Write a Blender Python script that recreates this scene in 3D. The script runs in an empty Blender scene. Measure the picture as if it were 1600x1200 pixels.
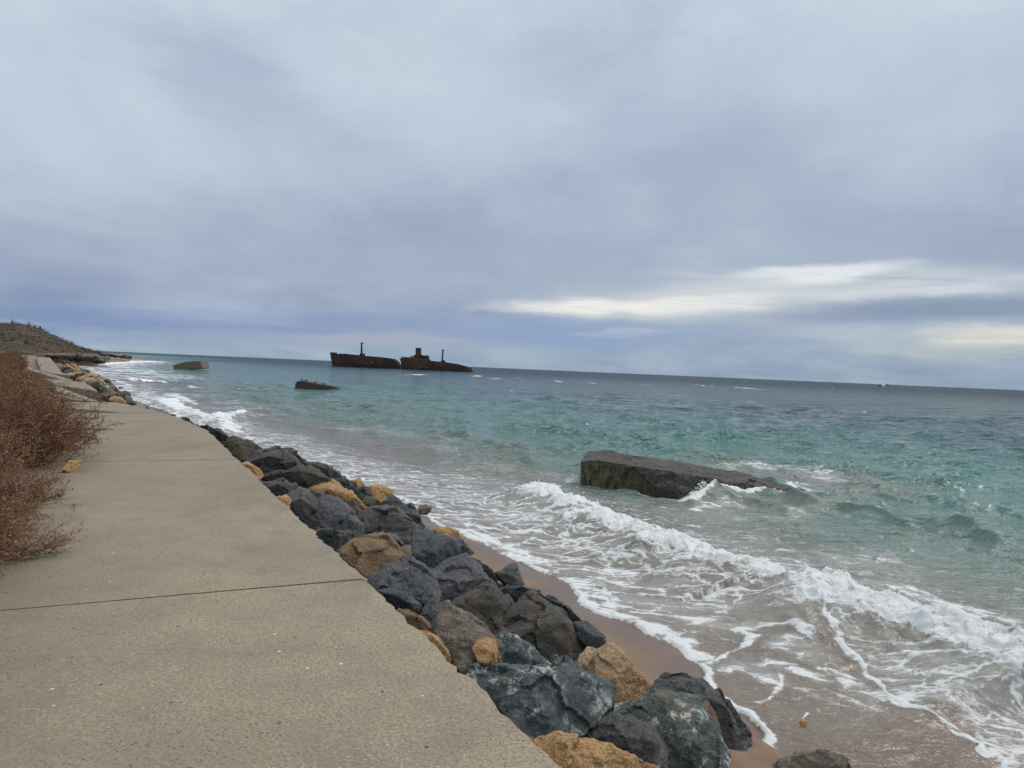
import bpy, bmesh, math, random
import numpy as np
from mathutils import Vector, Matrix
random.seed(7); RNG = np.random.default_rng(7)
SC = bpy.context.scene; C = SC.collection
R = math.radians

# ------------------------------------------------------------------ camera
F = 1208.0; H = 4.0; PITCH = R(1.157); ROLL = R(2.44)
Fw = Vector((0, math.cos(PITCH), -math.sin(PITCH))); U0 = Vector((0, math.sin(PITCH), math.cos(PITCH))); X0 = Vector((1, 0, 0))
Rt = X0*math.cos(ROLL) + U0*math.sin(ROLL); Up = -X0*math.sin(ROLL) + U0*math.cos(ROLL)
EYE = Vector((0, 0, H))
cd = bpy.data.cameras.new('camera'); cam = bpy.data.objects.new('camera', cd); C.objects.link(cam)
cd.sensor_width = 36; cd.lens = 36*F/1600; cd.clip_start = 0.05; cd.clip_end = 60000
m = Matrix((Rt, Up, -Fw)).transposed().to_4x4(); m.translation = EYE; cam.matrix_world = m
SC.camera = cam

def ray(px, py): return Fw*F + Rt*(px-800) + Up*(600-py)
def at(px, py, z=0.0):
    d = ray(px, py); return EYE + d*((z-H)/d.z)
def aty(px, py, y):
    d = ray(px, py); return EYE + d*(y/d.y)
def azel(px, py):
    d = ray(px, py).normalized(); return math.atan2(d.x, d.y), math.asin(d.z)

# ------------------------------------------------------------------ node helper
class NT:
    def __init__(s, tree): s.t = tree; s.n = tree.nodes; s.l = tree.links
    def node(s, typ, ins=None, **kw):
        n = s.n.new(typ)
        for k, v in kw.items(): setattr(n, k, v)
        for k, v in (ins or {}).items(): s.put(n.inputs[k], v)
        return n
    def put(s, sock, v):
        if isinstance(v, bpy.types.NodeSocket): s.l.new(v, sock)
        else:
            if isinstance(v, (tuple, list)) and len(v) == 3 and sock.type == 'RGBA': v = (*v, 1)
            sock.default_value = v
    def math(s, op, a, b=0.0, c=0.0, clamp=False):
        n = s.node('ShaderNodeMath', {0: a, 1: b, 2: c}, operation=op, use_clamp=clamp); return n.outputs[0]
    def vmath(s, op, a, b=(0, 0, 0), sc=None):
        n = s.node('ShaderNodeVectorMath', {0: a, 1: b}, operation=op)
        if sc is not None: s.put(n.inputs['Scale'], sc)
        return n.outputs['Value'] if op in ('LENGTH', 'DOT_PRODUCT', 'DISTANCE') else n.outputs[0]
    def ramp(s, v, lo, hi, a=0.0, b=1.0, smooth=True):
        n = s.node('ShaderNodeMapRange', {0: v, 1: lo, 2: hi, 3: a, 4: b}, interpolation_type='SMOOTHSTEP' if smooth else 'LINEAR'); return n.outputs[0]
    def mix(s, f, a, b, mode='MIX'):
        n = s.node('ShaderNodeMix', data_type='RGBA', blend_type=mode)
        s.put(n.inputs[0], f); s.put(n.inputs[6], a); s.put(n.inputs[7], b); return n.outputs[2]
    def noise(s, v, scale, detail=4.0, rough=0.55, dist=0.0):
        n = s.node('ShaderNodeTexNoise', {'Vector': v, 'Scale': scale, 'Detail': detail, 'Roughness': rough, 'Distortion': dist}); return n.outputs['Fac']
    def noisec(s, v, scale, detail=3.0):
        n = s.node('ShaderNodeTexNoise', {'Vector': v, 'Scale': scale, 'Detail': detail}); return n.outputs['Color']
    def vor(s, v, scale, feature='F1', rnd=1.0):
        n = s.node('ShaderNodeTexVoronoi', {'Vector': v, 'Scale': scale, 'Randomness': rnd}, feature=feature); return n
    def map(s, v, loc=(0, 0, 0), rot=(0, 0, 0), sc=(1, 1, 1), typ='POINT'):
        return s.node('ShaderNodeMapping', {0: v, 1: loc, 2: rot, 3: sc}, vector_type=typ).outputs[0]
    def cramp(s, v, stops):
        n = s.n.new('ShaderNodeValToRGB'); s.put(n.inputs[0], v); e = n.color_ramp.elements
        while len(e) < len(stops): e.new(0.5)
        for el, (p, c) in zip(e, stops): el.position = p; el.color = (*c, 1)
        return n.outputs[0]

# ------------------------------------------------------------------ sky
SUN_AZ = R(55); SUN_EL = R(48)
W = bpy.data.worlds.new('World'); SC.world = W; W.use_nodes = True
g = NT(W.node_tree); g.n.clear()
wo = g.node('ShaderNodeOutputWorld')
sky = g.node('ShaderNodeTexSky', sky_type='NISHITA', sun_disc=False, sun_elevation=SUN_EL, sun_rotation=SUN_AZ)
dirv = g.node('ShaderNodeTexCoord').outputs['Generated']
sx = g.node('ShaderNodeSeparateXYZ', {0: dirv})
az = g.math('ARCTAN2', sx.outputs[0], sx.outputs[1]); el = g.math('ARCSINE', sx.outputs[2])
elc = g.math('MAXIMUM', el, 0.0)
hz_ = g.math('ADD', g.math('MAXIMUM', sx.outputs[2], 0.0), 0.22)
plane = g.node('ShaderNodeCombineXYZ', {0: g.math('DIVIDE', sx.outputs[0], hz_), 1: g.math('DIVIDE', sx.outputs[1], hz_), 2: 0.0}).outputs[0]
n1 = g.noise(g.map(plane, sc=(1, 0.8, 1), rot=(0, 0, .5)), 0.95, 5, 0.5, 0.4)
n2 = g.noise(g.map(plane, loc=(3, 1, 0), sc=(1, .9, 1)), 2.6, 4, 0.5, 0.3)
ae = g.node('ShaderNodeCombineXYZ', {0: az, 1: el, 2: 0.0}).outputs[0]
wob = g.vmath('SCALE', g.vmath('SUBTRACT', g.noisec(g.map(ae, sc=(5, 16, 1)), 1.0, 5), (.5, .5, .5)), sc=1.0)
wob2 = g.vmath('SUBTRACT', g.noisec(g.map(ae, sc=(13, 55, 1)), 1.0, 6), (.5, .5, .5))
aew = g.vmath('ADD', g.vmath('ADD', ae, g.vmath('MULTIPLY', wob, (.12, .026, 0))), g.vmath('MULTIPLY', wob2, (.07, .014, 0)))
strb = g.ramp(g.noise(g.map(ae, loc=(2, 5, 0), rot=(0, 0, R(4)), sc=(7, 70, 1)), 1.0, 6, .62, .6), .30, .62, .45, 1.2)
def blob(px, py, rx, ry, rot=0.0, hard=0.22):
    a, e = azel(px, py)
    v = g.map(aew, loc=(a, e, 0), rot=(0, 0, R(rot)), sc=(rx*1.1/F, ry*1.3/F, 1), typ='TEXTURE')
    return g.ramp(g.vmath('LENGTH', v), 1.0, hard)
base = g.cramp(g.math('MULTIPLY', elc, 1/0.65), [
    (0.0, (.315, .41, .515)), (.05, (.31, .40, .52)), (.12, (.34, .415, .55)), (.22, (.40, .475, .595)),
    (.42, (.46, .54, .66)), (.72, (.57, .66, .76)), (1.0, (1.0, 1.06, 1.12))])
col = base
n3 = g.noise(g.map(ae, loc=(7, 2, 0), sc=(6, 11, 1)), 1.5, 7, .62, .6)
nn = g.math('ADD', g.math('MULTIPLY', g.math('SUBTRACT', n3, .5), .22), g.math('ADD', g.math('MULTIPLY', g.math('SUBTRACT', n1, .5), .75), g.math('MULTIPLY', g.math('SUBTRACT', n2, .5), .35)))
col = g.vmath('MULTIPLY', col, g.node('ShaderNodeCombineXYZ', {0: g.math('ADD', g.math('MULTIPLY', nn, 1.45), 1.0), 1: g.math('ADD', g.math('MULTIPLY', nn, 1.3), 1.0), 2: g.math('ADD', g.math('MULTIPLY', nn, .8), 1.0)}).outputs[0])
def tint(col, b, amt, c): return g.mix(g.math('MULTIPLY', b, amt), col, c)
for (px, py, rx, ry, rot, amt, c) in [
    (340, 120, 190, 75, -12, .5, (.34, .42, .56)), (1160, 265, 230, 85, 10, .55, (.31, .38, .51)),
    (860, 110, 170, 60, 20, .30, (.42, .49, .61)), (760, 230, 330, 60, 12, .4, (.54, .62, .72)), (1250, 90, 260, 70, 10, .4, (.56, .64, .74)), (420, 260, 300, 50, -4, .3, (.50, .58, .70)), (560, 60, 200, 60, 0, .25, (.52, .60, .70)),
    (950, 300, 300, 120, 15, .2, (.44, .50, .62)), (1450, 150, 260, 120, 10, .4, (.50, .56, .68)),
    (90, 170, 260, 130, -15, .45, (.60, .68, .78)), (620, 170, 300, 90, 8, .3, (.56, .65, .76)),
    (760, 400, 620, 50, -2, .5, (.36, .43, .555)), (200, 420, 420, 60, 3, .35, (.34, .40, .55)),
    (1400, 380, 330, 60, -3, .45, (.33, .39, .52)),
    (150, 497, 330, 32, 2, .8, (.19, .28, .48)), (430, 512, 380, 26, 2, .65, (.24, .33, .54)),
    (300, 482, 200, 22, 0, .45, (.42, .49, .64)), (330, 525, 260, 12, 3, .5, (.36, .42, .55)),
    (620, 530, 230, 14, 2, .7, (.42, .45, .55)),
    (860, 522, 260, 26, 0, .8, (.26, .36, .57)), (1130, 525, 140, 14, -3, .4, (.30, .40, .60)),
    (1180, 468, 430, 42, 0, .6, (.50, .56, .62)), (1330, 440, 330, 28, -2, .75, (.62, .68, .72)), (1090, 470, 200, 30, 4, .85, (.66, .68, .70)), (900, 482, 190, 17, 2, .95, (.76, .76, .76)),
    (1010, 476, 160, 12, 5, .8, (.84, .83, .77)), (1260, 428, 150, 14, 3, .8, (.74, .78, .80)), (1130, 495, 160, 14, 0, .6, (.62, .66, .70)),
    (980, 520, 90, 6, 3, .4, (.56, .62, .70)), (940, 478, 170, 13, 4, .9, (.88, .88, .84)), (1120, 474, 130, 16, 6, .8, (.80, .82, .82)), (1270, 424, 140, 13, 3, .85, (.80, .84, .86)), (1420, 455, 220, 14, 2, .6, (.66, .71, .74)),
    (1400, 488, 300, 17, 3, .85, (.28, .35, .49)), (1540, 482, 200, 19, 2, .8, (.24, .31, .44)),
    (1560, 525, 140, 14, 0, .95, (.74, .74, .65)), (1480, 545, 200, 12, 0, .5, (.55, .60, .57)),
    (1350, 520, 200, 12, 0, .5, (.48, .55, .60)),
]:
    bl = blob(px, py, rx, ry, rot)
    if c[0] > .53 and py > 400: bl = g.math('MULTIPLY', bl, strb, clamp=True)
    col = tint(col, bl, amt, c)
stre = g.noise(g.map(ae, sc=(4, 60, 1)), 1.0, 4, .6, .4)
lowm = g.math('MULTIPLY', g.ramp(el, .16, .02), g.ramp(stre, .5, .72))
col = g.mix(g.math('MULTIPLY', lowm, .18), col, (.62, .66, .70))
cloudbg = g.node('ShaderNodeBackground', {0: col, 1: 1.0})
skybg = g.node('ShaderNodeBackground', {0: sky.outputs[0], 1: 0.06})
mixs = g.node('ShaderNodeMixShader', {0: 0.96, 1: skybg.outputs[0], 2: cloudbg.outputs[0]})
g.l.new(mixs.outputs[0], wo.inputs[0])

sd = bpy.data.lights.new('sun', 'SUN'); so = bpy.data.objects.new('sun', sd); C.objects.link(so)
sd.energy = 1.25; sd.angle = R(22); sd.color = (1, .95, .88)
sdir = Vector((math.sin(SUN_AZ)*math.cos(SUN_EL), math.cos(SUN_AZ)*math.cos(SUN_EL), math.sin(SUN_EL)))
so.rotation_euler = sdir.to_track_quat('Z', 'Y').to_euler()
vs = SC.view_settings; vs.view_transform = 'Standard'; vs.look = 'None'; vs.exposure = 0.0; vs.gamma = 1.0

# ------------------------------------------------------------------ numpy noise
PERM = RNG.permutation(256); PERM = np.concatenate([PERM, PERM, PERM])
G3 = RNG.normal(size=(256, 3)); G3 /= np.linalg.norm(G3, axis=1)[:, None]
def pn(P, seed=0):
    P = np.asarray(P, float) + seed*17.31
    i = np.floor(P).astype(int); f = P - i; u = f*f*f*(f*(f*6-15)+10); i &= 255
    out = 0
    for dx in (0, 1):
        wx = u[:, 0] if dx else 1-u[:, 0]
        a = PERM[i[:, 0]+dx]
        for dy in (0, 1):
            wy = u[:, 1] if dy else 1-u[:, 1]
            b = PERM[a+i[:, 1]+dy]
            if P.shape[1] == 2:
                gr = G3[b]; out = out + wx*wy*(gr[:, 0]*(f[:, 0]-dx)+gr[:, 1]*(f[:, 1]-dy))*1.4
            else:
                for dz in (0, 1):
                    wz = u[:, 2] if dz else 1-u[:, 2]
                    gr = G3[PERM[b+i[:, 2]+dz]]
                    out = out + wx*wy*wz*(gr[:, 0]*(f[:, 0]-dx)+gr[:, 1]*(f[:, 1]-dy)+gr[:, 2]*(f[:, 2]-dz))*1.4
    return out
def fbm(P, sc, octs=4, seed=0, gain=.5):
    P = np.asarray(P, float)*sc; o = 0; a = 1
    for k in range(octs): o = o + a*pn(P*2**k, seed+k); a *= gain
    return o
def sst(a, b, x):
    t = np.clip((x-a)/(b-a), 0, 1); return t*t*(3-2*t)
def polydist(x, y, poly, radius=None):
    """distance, signed side (+ = left of travel direction), param along, to a polyline"""
    best = np.full(x.shape, 1e18); side = np.zeros(x.shape); par = np.zeros(x.shape); acc = 0.0
    for (ax, ay), (bx, by) in zip(poly[:-1], poly[1:]):
        dx, dy = bx-ax, by-ay; L2 = dx*dx+dy*dy+1e-12
        t = np.clip(((x-ax)*dx+(y-ay)*dy)/L2, 0, 1)
        qx, qy = x-(ax+t*dx), y-(ay+t*dy); dd = qx*qx+qy*qy; L = math.sqrt(L2)
        w = dd < best-1e-9
        best = np.where(w, dd, best); side = np.where(w, np.sign(dx*qy-dy*qx), side); par = np.where(w, acc+t*L, par); acc += L
    return np.sqrt(best), side, par, acc

# ------------------------------------------------------------------ object helpers
def tag(o, label=None, cat=None, group=None, kind=None):
    for k, v in (('label', label), ('category', cat), ('group', group), ('kind', kind)):
        if v: o[k] = v
    return o
def link(name, me, mat=None, parent=None, loc=None):
    o = bpy.data.objects.new(name, me); C.objects.link(o)
    if mat is not None and me is not None and not me.materials: me.materials.append(mat)
    if parent: o.parent = parent
    if loc is not None: o.location = loc
    return o
def empty(name, loc, rz=0.0):
    o = bpy.data.objects.new(name, None); C.objects.link(o); o.location = loc; o.rotation_euler = (0, 0, rz); o.empty_display_size = .2; return o
def mesh_np(name, V, Fc, smooth=True):
    V = np.asarray(V, np.float32); Fc = np.asarray(Fc, np.int32); k = Fc.shape[1]
    me = bpy.data.meshes.new(name); me.vertices.add(len(V)); me.vertices.foreach_set('co', V.ravel())
    me.loops.add(Fc.size); me.loops.foreach_set('vertex_index', Fc.ravel())
    me.polygons.add(len(Fc)); me.polygons.foreach_set('loop_start', np.arange(0, Fc.size, k, dtype=np.int32))
    me.polygons.foreach_set('loop_total', np.full(len(Fc), k, dtype=np.int32))
    me.update(calc_edges=True); me.validate()
    me.polygons.foreach_set('use_smooth', np.full(len(Fc), smooth)); return me
def mesh_py(name, V, Fc, smooth=False):
    me = bpy.data.meshes.new(name); me.from_pydata([tuple(v) for v in V], [], Fc); me.update()
    me.polygons.foreach_set('use_smooth', [smooth]*len(me.polygons)); return me
def attr(me, name, arr):
    if arr.ndim == 1:
        a = me.attributes.new(name, 'FLOAT', 'POINT'); a.data.foreach_set('value', arr.astype(np.float32))
    else:
        a = me.attributes.new(name, 'FLOAT_COLOR', 'POINT')
        a.data.foreach_set('color', np.concatenate([arr, np.ones((len(arr), 1))], 1).astype(np.float32).ravel())
def grid_faces(nr, nc):
    i = np.arange(nr-1)[:, None]*nc + np.arange(nc-1)[None]; i = i.ravel()
    return np.stack([i, i+1, i+nc+1, i+nc], 1)
def bm_to(bm, name, smooth=False):
    me = bpy.data.meshes.new(name); bm.to_mesh(me); bm.free()
    me.polygons.foreach_set('use_smooth', [smooth]*len(me.polygons)); return me
def mat_new(name, rough=0.9):
    m = bpy.data.materials.new(name); m.use_nodes = True; t = NT(m.node_tree)
    b = m.node_tree.nodes['Principled BSDF']; b.inputs['Roughness'].default_value = rough
    return m, t, b
def bump(t, b, h, dist, strength=1.0):
    n = t.node('ShaderNodeBump', {'Height': h, 'Distance': dist, 'Strength': strength}); t.l.new(n.outputs[0], b.inputs['Normal']); return n

# ------------------------------------------------------------------ materials
def mat_concrete(name='concrete', tone=1.0):
    m, t, b = mat_new(name, .92)
    p = t.node('ShaderNodeNewGeometry').outputs['Position']
    lo = t.noise(p, .35, 4, .55); mid = t.noise(p, 3.0, 5, .6); fine = t.noise(p, 60, 3, .6)
    c = t.mix(t.ramp(lo, .35, .7), (.262*tone, .204*tone, .132*tone), (.35*tone, .275*tone, .178*tone))
    c = t.mix(t.math('MULTIPLY', t.ramp(mid, .4, .7), .55), c, (.195*tone, .165*tone, .122*tone))
    c = t.mix(t.math('MULTIPLY', t.ramp(t.noise(t.map(p, loc=(3, 8, 0), rot=(0, 0, R(-26)), sc=(1.6, .5, 1)), .9, 6, .65), .5, .68), .40), c, (.17*tone, .145*tone, .112*tone))
    c = t.mix(t.math('MULTIPLY', t.ramp(fine, .38, .62), .8), c, (.17*tone, .15*tone, .12*tone))
    v = t.vor(p, 70); r = t.node('ShaderNodeSeparateXYZ', {0: v.outputs['Color']})
    den = t.ramp(t.noise(p, 1.1, 4), .3, .7); sel = t.math('MULTIPLY', t.math('GREATER_THAN', r.outputs[0], .84), t.math('ADD', t.math('MULTIPLY', den, .7), .15)); inn = t.ramp(v.outputs['Distance'], .42, .25)
    c = t.mix(t.math('MULTIPLY', t.math('MULTIPLY', sel, inn), .8), c, (.50*tone, .46*tone, .38*tone))
    selp = t.math('LESS_THAN', r.outputs[1], .13); pit = t.math('MULTIPLY', t.math('MULTIPLY', selp, t.math('SUBTRACT', 1.1, den)), t.ramp(v.outputs['Distance'], .40, .2))
    c = t.mix(t.math('MULTIPLY', pit, .85), c, (.05, .047, .04))
    v2 = t.vor(p, 19); r2 = t.node('ShaderNodeSeparateXYZ', {0: v2.outputs['Color']})
    big = t.math('MULTIPLY', t.math('GREATER_THAN', r2.outputs[0], .988), t.ramp(v2.outputs['Distance'], .20, .12))
    c = t.mix(big, c, (.60, .57, .50))
    big2 = t.math('MULTIPLY', t.math('LESS_THAN', r2.outputs[1], .03), t.ramp(v2.outputs['Distance'], .25, .12))
    c = t.mix(big2, c, (.05, .05, .05))
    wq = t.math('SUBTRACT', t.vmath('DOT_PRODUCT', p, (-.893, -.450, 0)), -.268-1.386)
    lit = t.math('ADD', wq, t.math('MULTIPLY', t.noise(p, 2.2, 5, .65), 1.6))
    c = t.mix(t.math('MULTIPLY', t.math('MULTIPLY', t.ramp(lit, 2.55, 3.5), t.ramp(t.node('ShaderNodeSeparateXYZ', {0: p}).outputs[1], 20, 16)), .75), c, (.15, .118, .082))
    damp = t.noise(t.map(p, loc=(1, 4, 0), rot=(0, 0, R(27)), sc=(1, .28, 1)), 1.1, 6, .6)
    c = t.mix(t.math('MULTIPLY', t.ramp(damp, .54, .66), .28), c, (.135, .12, .10))
    t.put(b.inputs['Base Color'], c)
    h = t.math('ADD', t.math('MULTIPLY', fine, .5), t.math('SUBTRACT', t.math('MULTIPLY', mid, .6), pit))
    h = t.math('ADD', h, t.math('MULTIPLY', t.noise(t.map(p, rot=(0, 0, R(-26)), sc=(1, 9, 1)), 6, 3), .5))
    bump(t, b, h, .006, .9); return m
def mat_rock(name, c1, c2, c3, rough=.8, white=0.0, rust=0.0, spec=0.0, cr=(.30, .13, .05), bs=1.0, offs=0.0):
    m, t, b = mat_new(name, rough)
    tc = t.node('ShaderNodeTexCoord').outputs['Object']; p = t.map(tc, loc=(offs, offs*.7, 0))
    wp = t.vmath('ADD', p, t.vmath('SCALE', t.noisec(p, 2.5, 3), sc=.35))
    a = t.noise(wp, 1.7, 6, .6); f = t.noise(wp, 14, 6, .65); ff = t.noise(p, 75, 3, .6)
    c = t.mix(t.ramp(a, .38, .62), c1, c2)
    c = t.mix(t.ramp(f, .5, .72), c, c3)
    c = t.mix(t.math('MULTIPLY', t.ramp(ff, .45, .65), .6), c, tuple(x*.4 for x in c1))
    c = t.mix(t.math('MULTIPLY', t.ramp(t.noise(p, 38, 4, .7), .5, .66), .5), c, tuple(min(.6, x*1.9) for x in c2))
    if spec:
        v = t.vor(p, 85); r = t.node('ShaderNodeSeparateXYZ', {0: v.outputs['Color']})
        c = t.mix(t.math('MULTIPLY', t.math('GREATER_THAN', r.outputs[0], 1-spec), t.ramp(v.outputs['Distance'], .5, .2)), c, (.38, .38, .36))
    if rust:
        n = t.noise(t.map(wp, loc=(5, 3, 1)), 2.6, 6, .68)
        c = t.mix(t.math('MULTIPLY', t.ramp(n, .62-rust*.18, .72-rust*.14), .85), c, cr)
    if white:
        n = t.noise(t.map(wp, loc=(2, 7, 4), sc=(1, 1, .6)), 6.5, 7, .72)
        gate = t.ramp(t.noise(t.map(p, loc=(9, 1, 2)), 1.6, 3), .40, .52)
        c = t.mix(t.math('MULTIPLY', t.math('MULTIPLY', t.ramp(n, .555-white*.04, .61), gate), .9), c, (.46, .47, .44))
        ve = t.vor(t.map(wp, sc=(1, 1, 1)), 1.6, 'DISTANCE_TO_EDGE').outputs['Distance']
        c = t.mix(t.math('MULTIPLY', t.ramp(ve, .012, .003), .18), c, (.35, .36, .33))
    t.put(b.inputs['Base Color'], c)
    rid = t.math('ABSOLUTE', t.math('SUBTRACT', t.noise(wp, 5, 5, .6), .5))
    h = t.math('ADD', t.math('ADD', t.math('MULTIPLY', rid, -1.6), t.math('MULTIPLY', f, 1.0)), t.math('MULTIPLY', ff, .35))
    bump(t, b, h, .045*bs, .9); return m
M = {}
M['concrete'] = mat_concrete()
M['basalt'] = mat_rock('basalt', (.041, .040, .039), (.078, .075, .070), (.022, .022, .023), .50, rust=.12, cr=(.10, .075, .05))
M['basalt2'] = mat_rock('basalt_blue', (.042, .047, .050), (.074, .081, .083), (.025, .028, .030), .5, offs=3.1)
M['green'] = mat_rock('greenstone', (.060, .080, .078), (.036, .045, .050), (.085, .10, .09), .58, white=1.0, offs=1.7)
M['greenrust'] = mat_rock('greenstone_rust', (.085, .105, .088), (.050, .062, .060), (.12, .13, .11), .65, white=.6, rust=.5, cr=(.20, .10, .05), offs=4.4)
M['brownrock'] = mat_rock('brown_basalt', (.070, .060, .048), (.050, .048, .045), (.10, .075, .05), .7, rust=.5, cr=(.12, .075, .042), offs=7)
M['grey'] = mat_rock('grey_gabbro', (.085, .086, .088), (.055, .056, .06), (.12, .12, .12), .7, spec=.16, offs=2)
M['orange'] = mat_rock('orange_limestone', (.50, .27, .115), (.56, .35, .17), (.27, .15, .06), .88, rust=.5, cr=(.40, .19, .06), bs=1.4, offs=5)
M['tan'] = mat_rock('tan_limestone', (.45, .27, .135), (.50, .36, .22), (.20, .13, .08), .9, rust=.6, cr=(.30, .13, .05), bs=1.5, offs=8)
M['speck'] = mat_rock('speckled_conglomerate', (.20, .165, .125), (.13, .105, .08), (.30, .25, .19), .9, rust=.1, spec=.12, cr=(.42, .25, .13), bs=1.4, offs=6)
M['rustslab'] = mat_rock('rust_brown_stone', (.27, .175, .095), (.20, .13, .075), (.12, .095, .065), .85, rust=.3, cr=(.24, .14, .07), offs=9)
M['mossy'] = mat_rock('weedy_rock', (.075, .07, .05), (.11, .095, .065), (.04, .04, .032), .85, rust=.3, cr=(.16, .12, .06), offs=10)
KEYS = ['basalt', 'basalt2', 'grey', 'brownrock', 'green']

def mat_ground():
    m, t, b = mat_new('ground', .85)
    p = t.node('ShaderNodeNewGeometry').outputs['Position']
    z = t.node('ShaderNodeSeparateXYZ', {0: p}).outputs[2]
    n = t.noise(p, .9, 5, .6); f = t.noise(p, 45, 3, .7); mm = t.noise(p, 7, 4, .6)
    wet = t.ramp(t.math('ADD', z, t.math('MULTIPLY', n, .06)), .06, .16)
    sand = t.mix(wet, (.130, .080, .052), (.225, .145, .090))
    sand = t.mix(t.math('MULTIPLY', t.ramp(f, .4, .7), .35), sand, (.11, .075, .058))
    sand = t.mix(t.math('MULTIPLY', t.ramp(n, .45, .7), .3), sand, (.235, .165, .125))
    dirt = t.mix(t.ramp(mm, .35, .65), (.085, .058, .040), (.16, .12, .085))
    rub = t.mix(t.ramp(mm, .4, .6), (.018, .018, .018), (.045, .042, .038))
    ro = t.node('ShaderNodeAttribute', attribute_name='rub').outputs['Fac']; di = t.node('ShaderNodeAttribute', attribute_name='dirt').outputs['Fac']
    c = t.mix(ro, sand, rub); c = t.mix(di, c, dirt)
    t.put(b.inputs['Base Color'], c)
    t.put(b.inputs['Roughness'], t.ramp(t.math('ADD', z, t.math('MULTIPLY', n, .05)), .04, .15, .35, .9))
    bump(t, b, t.math('ADD', t.math('MULTIPLY', f, .4), mm), .012, .6); return m
M['ground'] = mat_ground()

# ------------------------------------------------------------------ coast and path lines (world metres)
PX_COAST = [(1300, 1420), (1215, 1260), (1200, 1200), (1193, 1169), (1180, 1140), (1166, 1118), (1142, 1108), (1110, 1086), (1091, 1065), (1098, 1040), (1060, 1012), (980, 976),
            (930, 957), (905, 942), (893, 915), (830, 889), (790, 868), (760, 850), (700, 828), (655, 805), (625, 800), (590, 786), (545, 763), (500, 743), (450, 724), (400, 703),
            (315, 673), (265, 648), (203, 624), (175, 606), (155, 592), (132, 578), (122, 571), (150, 567.5), (185, 566), (218, 563.3), (200, 560), (150, 556)]
COAST = [(6.0, -12), (3.9, -2)] + [tuple(at(*p, 0.0))[:2] for p in PX_COAST] + [(-420, 900), (-1500, 2500), (-9000, 9000)]
PATHR = [(8.0, -12.2), (0.30, 3.08), (-6.6, 16.8), (-8.4, 19.6), (-11.0, 22.9), (-15, 27), (-24.5, 43), (-84, 138), (-170, 275), (-400, 640), (-2000, 3000)]
def terrain(x, y):
    P = np.stack([x, y], 1)
    dc, sc_, _, _ = polydist(x, y, COAST); d = dc*sc_
    dp, sp, _, _ = polydist(x, y, PATHR); e = dp*sp
    sand = np.where(d > 0, d*.115, d*.05-.01); sand = np.clip(sand, -4, .55)
    sand = sand + fbm(P, .6, 3, 5)*.02*sst(0, 1.5, d)
    emb = np.maximum(.25, 1.35 + .4634*np.minimum(e, 0)) + np.where((e > -4.5) & (e < -.25), fbm(P, 1.4, 3, 9)*.10, 0)
    emb = np.where(e < -4.35, -9, emb)
    z = np.maximum(sand, np.where(d > -.5, emb, -9))
    z = np.where((e > .25) & (e < 3.3), 2.02, z)
    bank = 2.02 + .45*sst(3.0, 5.5, e) + 1.2*sst(5, 14, e) + fbm(P, .5, 4, 11)*.12*sst(3, 5, e)
    z = np.where((e >= 3.0) & (d > 0), bank, z)
    return z, d, e

def polar(a0, a1, na, drops, z0=H):
    A = np.linspace(a0, a1, na); r = z0*F/np.asarray(drops)
    rr, aa = np.meshgrid(r, A, indexing='ij'); return (rr*np.tan(aa)).ravel(), rr.ravel(), len(r), na

# ground sheet
drops = np.concatenate([np.arange(2400, 900, -14), np.arange(900, 300, -4), np.arange(300, 60, -1.3), np.arange(60, 4, -.35), [3, 2, 1, .5, .3]])
x, y, nr, nc = polar(R(-58), R(48), 420, drops)
# rows behind the camera and a wide skirt
z, d, e = terrain(x, y)
me = mesh_np('ground', np.stack([x, y, z], 1), grid_faces(nr, nc)[:, ::-1])
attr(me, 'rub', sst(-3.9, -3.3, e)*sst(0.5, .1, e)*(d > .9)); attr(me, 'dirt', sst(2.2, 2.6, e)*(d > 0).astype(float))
tag(link('ground', me, M['ground']), kind='structure')
xs = np.linspace(-60, 40, 90); ys = np.linspace(-40, 2.1, 60); yy, xx = np.meshgrid(ys, xs, indexing='ij')
z, d, e = terrain(xx.ravel(), yy.ravel())
me = mesh_np('ground_behind', np.stack([xx.ravel(), yy.ravel(), z-.006], 1), grid_faces(60, 90))
attr(me, 'rub', sst(-3.9, -3.3, e)*sst(0.5, .1, e)); attr(me, 'dirt', sst(2.2, 2.6, e))
tag(link('ground', me, M['ground']), kind='structure')

# ------------------------------------------------------------------ hill
def hill_h(x, y):
    zt_ = np.minimum(2.3, terrain(x, y)[0])
    a = x/np.maximum(y, 1)
    px = 800 + a*F
    H_ = np.interp(px, [-900, -300, 0, 33, 62, 75, 95, 112, 125, 140, 160, 172], [17, 16, 13.6, 13.3, 11.6, 9.6, 7.6, 5.6, 4.3, 3.4, 1.8, -1.0])
    rise = sst(190, 330, y + (px-60)*.2)
    P = np.stack([x, y], 1)
    n = fbm(P, .035, 4, 21)
    z = zt_ + (np.maximum(H_, zt_)-zt_)*rise**.8 + n*1.5*rise*(1-rise)*4*sst(3, 9, H_) + fbm(P, .25, 3, 22)*.35
    z = np.where(px > 172, -3, z); z = z - 5*sst(500, 760, y)
    return z
a = np.linspace(R(-62), math.atan((175-800)/F), 500); r = np.concatenate([np.arange(165, 420, 1.6), np.arange(420, 800, 8)])
rr, aa = np.meshgrid(r, a, indexing='ij'); x, y = (rr*np.tan(aa)).ravel(), rr.ravel()
z = hill_h(x, y); zt, _, _ = terrain(x, y); z = np.where(sst(190, 330, y + ((800+x/y*F)-60)*.2) < .03, zt-.5, z)
me = mesh_np('hill', np.stack([x, y, z], 1), grid_faces(len(r), len(a))[:, ::-1])
m, t, b = mat_new('hill_scrub', .95)
p = t.node('ShaderNodeNewGeometry').outputs['Position']
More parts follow.
